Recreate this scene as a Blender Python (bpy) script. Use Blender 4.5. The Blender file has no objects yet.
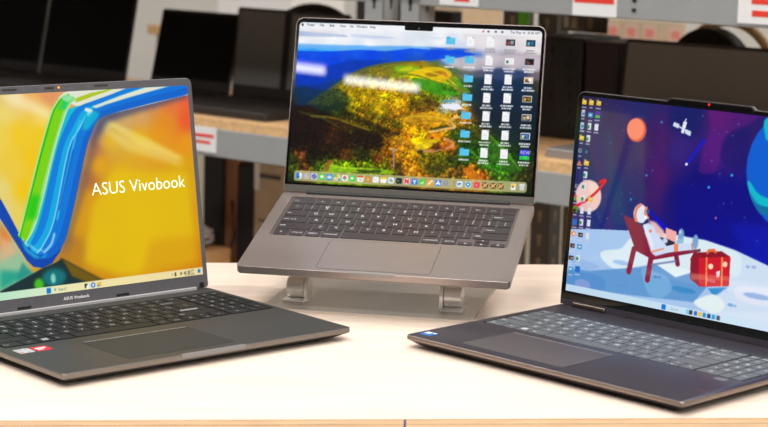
import bpy, bmesh, math, random
import numpy as np
from mathutils import Vector, Matrix, Euler

random.seed(7)
RNG = np.random.RandomState(11)
scene = bpy.context.scene
COL = scene.collection
R = math.radians

# ------------------------------------------------------------------ materials
def lin(c):
    c = np.asarray(c, float) / 255.0
    return np.where(c <= 0.04045, c / 12.92, ((c + 0.055) / 1.055) ** 2.4)

def mat(name, rgb, rough=0.5, metal=0.0, spec=0.5, noise=0.0, scale=40.0, bump=0.0, coat=0.0, stretch=None, aniso=0.0):
    """procedural principled material: base colour varied by a noise texture, optional bump"""
    m = bpy.data.materials.new(name); m.use_nodes = True
    nt = m.node_tree; b = nt.nodes['Principled BSDF']
    c = lin(rgb)
    b.inputs['Roughness'].default_value = rough
    b.inputs['Metallic'].default_value = metal
    b.inputs['Specular IOR Level'].default_value = spec
    b.inputs['Coat Weight'].default_value = coat
    b.inputs['Coat Roughness'].default_value = 0.05
    b.inputs['Anisotropic'].default_value = aniso
    tc = nt.nodes.new('ShaderNodeTexCoord'); mp = nt.nodes.new('ShaderNodeMapping')
    if stretch: mp.inputs['Scale'].default_value = stretch
    nz = nt.nodes.new('ShaderNodeTexNoise'); nz.inputs['Scale'].default_value = scale; nz.inputs['Detail'].default_value = 4
    nt.links.new(tc.outputs['Object'], mp.inputs['Vector']); nt.links.new(mp.outputs['Vector'], nz.inputs['Vector'])
    rp = nt.nodes.new('ShaderNodeValToRGB')
    lo = c * (1 - noise); hi = np.minimum(c * (1 + noise), 1)
    rp.color_ramp.elements[0].position = 0.3; rp.color_ramp.elements[0].color = (*lo, 1)
    rp.color_ramp.elements[1].position = 0.7; rp.color_ramp.elements[1].color = (*hi, 1)
    nt.links.new(nz.outputs['Fac'], rp.inputs['Fac']); nt.links.new(rp.outputs['Color'], b.inputs['Base Color'])
    if bump:
        bp = nt.nodes.new('ShaderNodeBump'); bp.inputs['Strength'].default_value = bump; bp.inputs['Distance'].default_value = 0.001
        nt.links.new(nz.outputs['Fac'], bp.inputs['Height']); nt.links.new(bp.outputs['Normal'], b.inputs['Normal'])
    return m

def emit_mat(name, rgb, strength):
    m = mat(name, rgb, 0.4)
    b = m.node_tree.nodes['Principled BSDF']
    b.inputs['Emission Color'].default_value = (*lin(rgb), 1); b.inputs['Emission Strength'].default_value = strength
    return m

def screen_mat(name, rough, spec, strength=1.0):
    """lit screen: the picture is a colour attribute that the panel gives off, behind a glass-like surface"""
    m = bpy.data.materials.new(name); m.use_nodes = True
    nt = m.node_tree; b = nt.nodes['Principled BSDF']
    b.inputs['Base Color'].default_value = (0.004, 0.004, 0.005, 1)
    b.inputs['Roughness'].default_value = rough; b.inputs['Specular IOR Level'].default_value = spec
    a = nt.nodes.new('ShaderNodeAttribute'); a.attribute_name = 'picture'
    nt.links.new(a.outputs['Color'], b.inputs['Emission Color']); b.inputs['Emission Strength'].default_value = strength
    return m

# ------------------------------------------------------------------ mesh helpers
def obj(name, bm, mats, parent=None, loc=(0, 0, 0), rot=(0, 0, 0), smooth=None):
    me = bpy.data.meshes.new(name)
    bm.normal_update(); bm.to_mesh(me); bm.free()
    for m in (mats if isinstance(mats, (list, tuple)) else [mats]): me.materials.append(m)
    o = bpy.data.objects.new(name, me); COL.objects.link(o)
    o.location = loc; o.rotation_euler = rot
    if parent: o.parent = parent
    if smooth:
        me.shade_smooth()
        me.set_sharp_from_angle(angle=R(smooth))
    return o

def empty(name, label, cat, loc=(0, 0, 0), rot=(0, 0, 0), group=None):
    o = bpy.data.objects.new(name, None); COL.objects.link(o); o.empty_display_size = 0.05
    o.location = loc; o.rotation_euler = rot
    return tag(o, label, cat, group)

def tag(o, label, cat, group=None):
    o['label'] = label; o['category'] = cat
    if group: o['group'] = group
    return o

def struct(o):
    o['kind'] = 'structure'; return o

def box(bm, x0, x1, y0, y1, z0, z1, mi=0, bev=0.0, seg=2):
    vs = [bm.verts.new(p) for p in ((x0,y0,z0),(x1,y0,z0),(x1,y1,z0),(x0,y1,z0),(x0,y0,z1),(x1,y0,z1),(x1,y1,z1),(x0,y1,z1))]
    fs = [bm.faces.new([vs[i] for i in f]) for f in ((3,2,1,0),(4,5,6,7),(0,1,5,4),(1,2,6,5),(2,3,7,6),(3,0,4,7))]
    for f in fs: f.material_index = mi
    if bev:
        es = list({e for f in fs for e in f.edges})
        r = bmesh.ops.bevel(bm, geom=es, offset=bev, segments=seg, affect='EDGES', profile=0.5)
        for f in r['faces']: f.material_index = mi
    return bm

def bx(*a, **k): return box(bmesh.new(), *a, **k)

def rrect(x0, x1, y0, y1, r, n=5):
    """rounded rectangle outline, r one radius or four (x0y0, x1y0, x1y1, x0y1), counter-clockwise"""
    rs = r if isinstance(r, (tuple, list)) else (r,) * 4
    pts = []
    for (cx, cy, a0, rr) in ((x0 + rs[0], y0 + rs[0], 180, rs[0]), (x1 - rs[1], y0 + rs[1], 270, rs[1]), (x1 - rs[2], y1 - rs[2], 0, rs[2]), (x0 + rs[3], y1 - rs[3], 90, rs[3])):
        k = n if rr > 0 else 1
        for i in range(k):
            a = R(a0 + (90 * i / (k - 1) if k > 1 else 0)); pts.append((cx + rr * math.cos(a), cy + rr * math.sin(a)))
    return pts

def loft(bm, rings, cap0=True, cap1=True, mi=0):
    V = [[bm.verts.new(p) for p in r] for r in rings]
    n = len(V[0]); fs = []
    for a, b in zip(V, V[1:]):
        for i in range(n): fs.append(bm.faces.new((a[i], a[(i + 1) % n], b[(i + 1) % n], b[i])))
    if cap0: fs.append(bm.faces.new(V[0][::-1]))
    if cap1: fs.append(bm.faces.new(V[-1]))
    for f in fs: f.material_index = mi
    return V

def plate(x0, x1, y0, y1, r, z0, z1, ch=0.0, n=5, bm=None, mi=0):
    """rounded plate lying in XY"""
    bm = bm or bmesh.new()
    if ch: rings = [[(x, y, z0) for x, y in rrect(x0, x1, y0, y1, r, n)], [(x, y, z1 - ch) for x, y in rrect(x0, x1, y0, y1, r, n)], [(x, y, z1) for x, y in rrect(x0 + ch, x1 - ch, y0 + ch, y1 - ch, max(r - ch, 1e-4) if not isinstance(r, (tuple, list)) else [max(q - ch, 1e-4) for q in r], n)]]
    else: rings = [[(x, y, z) for x, y in rrect(x0, x1, y0, y1, r, n)] for z in (z0, z1)]
    loft(bm, rings, mi=mi); return bm

def upright(x0, x1, z0, z1, r, y0, y1, ch=0.0, n=6, bm=None, mi=0):
    """rounded plate standing in XZ, front face at y0 (towards the viewer), back at y1"""
    bm = bm or bmesh.new()
    rr = (lambda d: [max(q - d, 1e-4) for q in (r if isinstance(r, (tuple, list)) else (r,) * 4)])
    prof = [(0, y1), (0, y0)] if not ch else [(ch, y1), (0, y1 - ch), (0, y0 + ch), (ch, y0)]
    loft(bm, [[(x, y, z) for x, z in rrect(x0 + d, x1 - d, z0 + d, z1 - d, rr(d), n)] for d, y in prof], mi=mi)
    return bm

def tube(bm, pts, r, n=10, mi=0, cap=True):
    pts = [Vector(p) for p in pts]; rings = []
    up = Vector((0, 0, 1))
    for i, p in enumerate(pts):
        t = (pts[min(i + 1, len(pts) - 1)] - pts[max(i - 1, 0)]).normalized()
        a = t.cross(up)
        if a.length < 1e-3: a = t.cross(Vector((1, 0, 0)))
        a.normalize(); b = a.cross(t)
        rings.append([tuple(p + r * (math.cos(2 * math.pi * k / n) * a + math.sin(2 * math.pi * k / n) * b)) for k in range(n)])
    loft(bm, rings, cap, cap, mi); bmesh.ops.recalc_face_normals(bm, faces=bm.faces[:])
    return bm

def cylx(bm, x0, x1, cy, cz, r, n=28, ch=0.0, mi=0):
    prof = [(x0, r)] + [(x1, r)] if not ch else [(x0, r - ch), (x0 + ch, r), (x1 - ch, r), (x1, r - ch)]
    loft(bm, [[(x, cy + q * math.cos(2 * math.pi * k / n), cz + q * math.sin(2 * math.pi * k / n)) for k in range(n)] for x, q in prof], mi=mi)
    bmesh.ops.recalc_face_normals(bm, faces=bm.faces[:]); return bm

_txt = {}
def glyphs(s, off=0.0):
    """triangles of a line of lettering, unit cap height, origin at baseline left; also its width"""
    if (s, off) not in _txt:
        cu = bpy.data.curves.new('t', 'FONT'); cu.body = s; cu.size = 1.0
        cu.resolution_u = 3; cu.offset = off
        to = bpy.data.objects.new('t', cu)
        me = to.to_mesh(); me.calc_loop_triangles()
        co = np.array([v.co[:2] for v in me.vertices]) if len(me.vertices) else np.zeros((0, 2))
        tr = [tuple(t.vertices) for t in me.loop_triangles]
        to.to_mesh_clear(); bpy.data.objects.remove(to); bpy.data.curves.remove(cu)
        _txt[(s, off)] = (co, tr)
    return _txt[(s, off)]
CAPH = None
def cap_h():
    global CAPH
    if CAPH is None: CAPH = glyphs('H')[0][:, 1].max()
    return CAPH

def letters(bm, s, x, y, h, f, mi=0, width=None, align='l', off=0.0):
    """lettering laid into bm; f maps flat (x, y) to a 3D point"""
    co, tr = glyphs(s, off)
    if not len(co): return
    k = h / cap_h(); w = co[:, 0].max() * k; kx = k if not width else width / co[:, 0].max()
    if not width: width = w
    ox = x - (width / 2 if align == 'c' else 0)
    vs = [bm.verts.new(f(ox + c[0] * kx, y + c[1] * k)) for c in co]
    for t in tr:
        try: bm.faces.new([vs[i] for i in t]).material_index = mi
        except ValueError: pass

# ------------------------------------------------------------------ painting of screen pictures (colours of lit pixels)
class Canvas:
    def __init__(s, x0, x1, t0, t1, nx, nt, ss=2):
        s.x0, s.x1, s.t0, s.t1, s.nx, s.nt, s.ss = x0, x1, t0, t1, nx, nt, ss
        s.W, s.H = nx * ss, nt * ss
        s.kx = s.W / (x1 - x0); s.kt = s.H / (t1 - t0)
        s.a = np.zeros((s.H, s.W, 3), np.float32)
    def P(s, pts): return np.array([((p[0] - s.x0) * s.kx, (p[1] - s.t0) * s.kt) for p in pts])
    def blur(s, m, px):
        r = max(1, int(round(px / 2)))
        for _ in range(2):
            for ax in (0, 1):
                p = np.pad(m, [(r + 1, r) if i == ax else (0, 0) for i in (0, 1)], mode='edge'); c = np.cumsum(p, axis=ax)
                m = (c[2*r+1:, :] - c[:-2*r-1, :]) / (2*r+1) if ax == 0 else (c[:, 2*r+1:] - c[:, :-2*r-1]) / (2*r+1)
        return m
    def put(s, mask, i0, j0, col, al, fe):
        if fe:
            px = fe * s.kx; pd = int(px * 2) + 2
            full = np.zeros((s.H + 2 * pd, s.W + 2 * pd), np.float32)
            h, w = mask.shape; full[i0 + pd:i0 + pd + h, j0 + pd:j0 + pd + w] = mask
            a0, a1 = max(0, i0), min(full.shape[0], i0 + h + 2 * pd); b0, b1 = max(0, j0), min(full.shape[1], j0 + w + 2 * pd)
            sub = s.blur(full[a0:a1, b0:b1], px); full[a0:a1, b0:b1] = sub
            mask = full[pd:-pd, pd:-pd]; i0 = j0 = 0
        h, w = mask.shape
        m = (mask * al)[..., None]; c = np.array(col, np.float32) / 255
        v = s.a[i0:i0 + h, j0:j0 + w]; v[:] = v * (1 - m) + c * m
    def poly_mask(s, q):
        j0 = int(max(0, math.floor(q[:, 0].min()))); j1 = int(min(s.W, math.ceil(q[:, 0].max()) + 1))
        i0 = int(max(0, math.floor(q[:, 1].min()))); i1 = int(min(s.H, math.ceil(q[:, 1].max()) + 1))
        if j1 <= j0 or i1 <= i0: return None
        X, Y = np.meshgrid(np.arange(j0, j1) + .5, np.arange(i0, i1) + .5)
        ins = np.zeros(X.shape, bool); n = len(q)
        for k in range(n):
            (xa, ya), (xb, yb) = q[k], q[(k + 1) % n]
            if ya == yb: continue
            ins ^= ((ya > Y) != (yb > Y)) & (X < (xb - xa) * (Y - ya) / (yb - ya) + xa)
        return ins.astype(np.float32), i0, j0
    def smooth(s, p, closed=True):
        n = len(p); o = []
        for k in range(n if closed else n - 1):
            g = (lambda i: p[i % n]) if closed else (lambda i: p[min(max(i, 0), n - 1)])
            a, b, c, d = g(k - 1), g(k), g(k + 1), g(k + 2)
            for u in (0, .25, .5, .75):
                o.append(.5 * ((2 * b) + (c - a) * u + (2 * a - 5 * b + 4 * c - d) * u * u + (3 * b - a - 3 * c + d) * u ** 3))
        if not closed: o.append(p[-1])
        return np.array(o)
    def poly(s, pts, col, al=1, sm=0, fe=0):
        q = s.P(pts)
        if sm: q = s.smooth(q)
        r = s.poly_mask(q)
        if r: s.put(r[0], r[1], r[2], col, al, fe)
    def line(s, pts, w, col, al=1, sm=0, fe=0):
        q = s.P(pts)
        if sm and len(q) > 2: q = s.smooth(q, False)
        w = w * s.kx * 1.9 / 2
        j0 = int(max(0, q[:, 0].min() - w - 1)); j1 = int(min(s.W, q[:, 0].max() + w + 2)); i0 = int(max(0, q[:, 1].min() - w - 1)); i1 = int(min(s.H, q[:, 1].max() + w + 2))
        if j1 <= j0 or i1 <= i0: return
        X, Y = np.meshgrid(np.arange(j0, j1) + .5, np.arange(i0, i1) + .5); D = np.full(X.shape, 1e9)
        for a, b in zip(q, q[1:]):
            d = b - a; L = max(d @ d, 1e-9); t = np.clip(((X - a[0]) * d[0] + (Y - a[1]) * d[1]) / L, 0, 1)
            D = np.minimum(D, np.hypot(X - a[0] - t * d[0], Y - a[1] - t * d[1]))
        s.put(np.clip(w - D + .5, 0, 1).astype(np.float32), i0, j0, col, al, fe)
    def ell(s, x, t, rx, rt, col, al=1, fe=0):
        s.poly([(x + rx * math.cos(a), t + rt * math.sin(a)) for a in np.linspace(0, 2 * math.pi, 28)[:-1]], col, al, 0, fe)
    def rect(s, x0, x1, t0, t1, col, al=1, r=0):
        s.poly(rrect(x0, x1, t0, t1, min(r, (x1 - x0) * .49, (t1 - t0) * .49)) if r else [(x0, t0), (x1, t0), (x1, t1), (x0, t1)], col, al)
    def text(s, st, x, t, h, col, wd=None):
        co, tr = glyphs(st); k = h / cap_h(); kx = wd / co[:, 0].max() if wd else k * .88
        m = np.zeros((s.H, s.W), np.float32)
        for f in tr:
            r = s.poly_mask(s.P([(x + co[i][0] * kx, t + co[i][1] * k) for i in f]))
            if r:
                v = m[r[1]:r[1] + r[0].shape[0], r[2]:r[2] + r[0].shape[1]]; np.maximum(v, r[0], out=v)
        s.put(m, 0, 0, col, 1, 0)
    def grid(s, pts, p):
        st = 4; h, w = s.H // st + 1, s.W // st + 1
        X, T = np.meshgrid(s.x0 + np.arange(w) * st / s.kx, s.t0 + np.arange(h) * st / s.kt)
        num = np.zeros((h, w, 3)); den = np.zeros((h, w, 1))
        for x, t, r, g, b in pts:
            k = 1 / ((X - x) ** 2 + (T - t) ** 2 + 20) ** (p / 2); num += k[..., None] * np.array((r, g, b)); den += k[..., None]
        c = num / den / 255
        s.a[:] = s.resize(c, s.H, s.W)
    @staticmethod
    def resize(c, H, W):
        i = np.linspace(0, c.shape[0] - 1, H); j = np.linspace(0, c.shape[1] - 1, W)
        i0 = np.minimum(i.astype(int), c.shape[0] - 2); j0 = np.minimum(j.astype(int), c.shape[1] - 2)
        fi = (i - i0)[:, None]; fj = (j - j0)[None, :]
        if c.ndim == 3: fi = fi[..., None]; fj = fj[..., None]
        A = c[i0][:, j0]; B = c[i0][:, j0 + 1]; Cc = c[i0 + 1][:, j0]; D = c[i0 + 1][:, j0 + 1]
        return (A * (1 - fj) + B * fj) * (1 - fi) + (Cc * (1 - fj) + D * fj) * fi
    def noise(s, cell):
        return s.resize(RNG.rand(int((s.t1 - s.t0) / cell) + 3, int((s.x1 - s.x0) / cell) + 3), s.H, s.W)
    def fields(s, amt=1.0):
        """leaf and tree texture where the picture is woodland"""
        n = .5 * s.noise(4.5) + .32 * s.noise(2.3) + .25 * s.noise(1.3); n = (n - n.mean()) / n.std()
        T = np.linspace(s.t0, s.t1, s.H)[:, None]
        c = s.a; wood = np.clip((np.maximum(c[..., 0], c[..., 1]) - c[..., 2]) / .22, 0, 1) * np.clip((160 - T) / 12, 0, 1)
        blue = np.clip((c[..., 2] - c[..., 0]) / .3, 0, 1) * np.clip((178 - T) / 8, 0, 1)
        k = np.exp(amt * (.25 * n * wood + .04 * n * blue)); s.a[:] = np.clip(c * k[..., None], 0, 1)
        g = s.resize(RNG.rand(24, 7), s.H, s.W) * .7 + .3 * s.noise(12) - .5
        sky = np.clip((T - 176) / 10, 0, 1) * np.ones_like(g)
        s.a[:] = np.clip(s.a + (g * .10 * sky)[..., None] * np.array((1.2, 1.0, .6)), 0, 1)
        hue = (.6 * s.noise(7) + .4 * s.noise(3) - .5) * wood * amt
        s.a[..., 0] = np.clip(s.a[..., 0] * (1 + .3 * hue), 0, 1); s.a[..., 1] = np.clip(s.a[..., 1] * (1 - .2 * hue), 0, 1)
    def trees(s, n, seed=5):
        """dabs for single trees, smaller towards the far ridge, in the colours of the woodland below them"""
        r = np.random.RandomState(seed); base = s.a.copy()
        xs = r.uniform(s.x0, s.x1, n); ts = np.sort(r.uniform(26, 166, n))[::-1]
        for x, t in zip(xs, ts):
            j = int(np.clip((x - s.x0) * s.kx, 0, s.W - 1)); i = int(np.clip((t - s.t0) * s.kt, 0, s.H - 1)); c = base[i, j] * 255
            if max(c[0], c[1]) - c[2] < 12 or c.max() > 235: continue
            q = .75 + 1.9 * ((166 - t) / 140) ** 1.3; q *= r.uniform(.75, 1.35); k = r.uniform(.62, 1.12); w = r.uniform(-.1, .1)
            c1 = np.clip(c * k * np.array((1 + w, 1 - w * .6, 1 - w)), 0, 255)
            s.ell(x + .25 * q, t - .55 * q, q * .85, q, np.clip(c1 * .55, 0, 255), .8)
            s.ell(x, t, q * .8, q * .95, c1, .9)
            s.ell(x - .2 * q, t + .3 * q, q * .45, q * .5, np.clip(c1 * 1.4 + 4, 0, 255), .85)
    def dock(s, x, t, k):
        h = 3.7
        def sq(c, q=0): s.rect(x - h + q, x + h - q, t - h + q, t + h - q, c, 1, 1.8)
        if k == 'finder': sq((240, 244, 250)); s.rect(x - h, x + .4, t - h, t + h, (30, 130, 240), 1, 1.6); s.line([(x - 1.8, t - 1.4), (x, t - 2), (x + 1.8, t - 1.4)], .5, (30, 50, 90))
        elif k == 'lp':
            sq((196, 196, 204))
            for i in range(9): s.rect(x - 2.4 + (i % 3) * 1.8, x - 1.2 + (i % 3) * 1.8, t - 2.4 + (i // 3) * 1.8, t - 1.2 + (i // 3) * 1.8, [(230, 80, 60), (240, 190, 50), (80, 180, 90), (60, 130, 230), (240, 240, 240), (200, 90, 190), (250, 140, 50), (90, 200, 220), (120, 120, 130)][i])
        elif k == 'safari': sq((236, 240, 246)); s.ell(x, t, 3.3, 3.3, (28, 120, 236)); s.line([(x - 1.6, t - 1.6), (x + 1.6, t + 1.6)], .7, (240, 90, 80))
        elif k in ('msg', 'ft'): sq((60, 214, 76)); s.ell(x, t + .2, 2.3, 1.8, (246, 250, 246)) if k == 'msg' else s.rect(x - 2.4, x + 1.2, t - 1.4, t + 1.4, (246, 250, 246), 1, .5)
        elif k == 'mail': sq((36, 140, 244)); s.rect(x - 2.5, x + 2.5, t - 1.7, t + 1.7, (244, 248, 252), 1, .4); s.line([(x - 2.3, t + 1.4), (x, t - .3), (x + 2.3, t + 1.4)], .4, (120, 170, 230))
        elif k == 'maps': sq((236, 236, 226)); s.rect(x - h, x, t, t + h, (100, 200, 110), 1, 1.2); s.line([(x - 2, t - 3), (x + 2.4, t + 3)], 1.1, (250, 200, 60)); s.rect(x + .8, x + h, t - h, t - .6, (70, 150, 236), 1, 1.2)
        elif k == 'photos':
            sq((248, 248, 248))
            for i, c in enumerate(((250, 180, 40), (240, 90, 60), (200, 70, 170), (90, 100, 220), (60, 170, 200), (120, 190, 60))): s.ell(x + 1.5 * math.cos(i * 1.05), t + 1.5 * math.sin(i * 1.05), 1.25, 1.25, c)
        elif k == 'cal': sq((248, 248, 248)); s.rect(x - h, x + h, t + 1.6, t + h, (235, 70, 60), 1, 1); s.text('16', x - 1.7, t - 2.4, 3, (50, 50, 54))
        elif k == 'contacts': sq((206, 140, 66)); s.ell(x, t, 1.8, 2, (230, 180, 120))
        elif k == 'rem':
            sq((248, 248, 250))
            for i, c in enumerate(((60, 130, 240), (240, 90, 60), (240, 170, 40))): s.ell(x - 2, t + 1.8 - i * 1.8, .5, .5, c); s.rect(x - .8, x + 2.5, t + 1.6 - i * 1.8, t + 2 - i * 1.8, (190, 190, 196))
        elif k == 'notes': sq((250, 248, 240)); s.rect(x - h, x + h, t + 1.2, t + h, (250, 200, 50), 1, 1)
        elif k == 'free': sq((240, 242, 246)); s.ell(x - .8, t, 1.6, 2.2, (60, 180, 220)); s.ell(x + 1.2, t - .8, 1.3, 1.3, (240, 110, 70))
        elif k == 'tv': sq((26, 52, 48)); s.text('tv', x - 2, t - 1.2, 2.6, (220, 224, 224))
        elif k == 'news': sq((246, 240, 240)); s.line([(x - 1.8, t - 2), (x - 1.8, t + 2)], 1.1, (236, 60, 80)); s.line([(x - 1.8, t + 2), (x + 1.8, t - 2)], 1.3, (236, 60, 80)); s.line([(x + 1.8, t - 2), (x + 1.8, t + 2)], 1.1, (236, 60, 80))
        elif k == 'key': sq((26, 120, 244)); s.rect(x - 2.2, x + 2.2, t + .4, t + 2, (246, 248, 252), 1, .3); s.line([(x, t - 2.4), (x, t + .6)], .7, (246, 248, 252))
        elif k == 'num':
            sq((70, 208, 60))
            for i, q in enumerate((1.6, 2.6, 3.8)): s.rect(x - 2.2 + i * 1.5, x - 1.2 + i * 1.5, t - 2.2, t - 2.2 + q, (244, 250, 244))
        elif k == 'pages': sq((248, 160, 30)); s.line([(x - 2, t - 2), (x + 2.2, t + 2.2)], 1, (250, 246, 236))
        elif k == 'app': sq((26, 128, 244)); s.line([(x - 2, t - 2), (x + .2, t + 2.2)], .7, (246, 250, 254)); s.line([(x + 2, t - 2), (x - .2, t + 2.2)], .7, (246, 250, 254)); s.line([(x - 2.4, t - .8), (x + 2.4, t - .8)], .7, (246, 250, 254))
        elif k == 'set': sq((168, 174, 182)); s.ell(x, t, 2.7, 2.7, (96, 102, 112)); s.ell(x, t, 1.9, 1.9, (190, 194, 200)); s.ell(x, t, .9, .9, (96, 102, 112))
        elif k == 'prev': sq((226, 236, 246)); s.rect(x - 2.6, x + 2, t - 1.6, t + 1.6, (70, 140, 210), 1, .4); s.ell(x + 1.4, t - 1.6, 1.4, 1.4, (210, 220, 230))
        elif k == 'qt': sq((208, 226, 236)); s.ell(x, t, 3, 3, (30, 140, 190)); s.ell(x, t, 1.3, 1.3, (220, 240, 250))
        elif k == 'red': sq((236, 70, 84)); s.text('fd', x - 1.8, t - 1.3, 2.6, (250, 200, 200))
        elif k == 'br': sq((96, 62, 26)); s.line([(x - 2.4, t - 2.2), (x + 2.4, t + 2.2)], .9, (230, 196, 130)); s.line([(x - 2.2, t + 2), (x + .4, t - .4)], .9, (226, 180, 110)); s.ell(x + 1.6, t - 1.8, 1, 1, (200, 150, 80))
        elif k == 'dl': s.rect(x - 3, x + 3, t - 3.8, t + 3.8, (246, 246, 246), 1, .4); s.rect(x - 2.4, x + 2.4, t + .2, t + 3.2, (246, 200, 40)); s.rect(x - 1.8, x + 1, t - .8, t + .6, (40, 40, 50))
        elif k == 'trash': s.poly([(x - 2.4, t - 3.8), (x + 2.4, t - 3.8), (x + 3.3, t + 3.6), (x - 3.3, t + 3.6)], (214, 218, 222), .9); s.rect(x - 3.5, x + 3.5, t + 2.8, t + 3.8, (240, 242, 244), .9, .4)
    def run(s, ops):
        for o in ops:
            k, a = o[0], o[1:]
            if k == 'tone':
                y = s.a.mean(-1, keepdims=True); s.a[:] = np.clip(y + (s.a - y) * a[0], 0, 1) ** a[1]
            elif k == 'mactrees': s.fields(.55); s.trees(3000)
            elif k == 'mactree2': s.fields(.25)
            elif k == 'grad':
                x0, x1, t0, t1, st = a
                j0, j1 = [int(np.clip((v - s.x0) * s.kx, 0, s.W)) for v in (x0, x1)]; i0, i1 = [int(np.clip((v - s.t0) * s.kt, 0, s.H)) for v in (t0, t1)]
                xs = s.x0 + np.arange(j0, j1) / s.kx
                for c in range(3): s.a[i0:i1, j0:j1, c] = np.interp(xs, [q[0] for q in st], [q[1 + c] for q in st])[None] / 255
            elif k == 'grad2':
                x0, x1, t0, t1 = a
                s.poly([(40, t0), (x1, t0), (x1, t1), (40, t1)], (176, 178, 170), .0)
            else: getattr(s, k)(*a)
    def grid_obj(s, name, m, parent, y, loc, rot):
        """the panel as a fine grid of lit points standing in XZ"""
        A = s.a.reshape(s.nt, s.ss, s.nx, s.ss, 3).mean((1, 3))
        X, Z = np.meshgrid(np.linspace(s.x0, s.x1, s.nx), np.linspace(s.t0, s.t1, s.nt))
        co = np.stack([X / 1000, np.full_like(X, y), Z / 1000], -1).reshape(-1, 3).astype(np.float32)
        i = np.arange(s.nt * s.nx).reshape(s.nt, s.nx)
        q = np.stack([i[:-1, :-1], i[:-1, 1:], i[1:, 1:], i[1:, :-1]], -1).reshape(-1, 4)
        me = bpy.data.meshes.new(name)
        me.vertices.add(len(co)); me.vertices.foreach_set('co', co.ravel())
        me.loops.add(q.size); me.loops.foreach_set('vertex_index', q.ravel().astype(np.int32))
        me.polygons.add(len(q)); me.polygons.foreach_set('loop_start', np.arange(0, q.size, 4, dtype=np.int32))
        me.update(calc_edges=True)
        at = me.color_attributes.new('picture', 'FLOAT_COLOR', 'POINT')
        c = np.ones((len(co), 4), np.float32); c[:, :3] = lin(A.reshape(-1, 3) * 255)
        at.data.foreach_set('color', c.ravel())
        me.materials.append(m); me.validate()
        o = bpy.data.objects.new(name, me); COL.objects.link(o); o.parent = parent; o.location = loc; o.rotation_euler = rot
        return o

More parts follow.
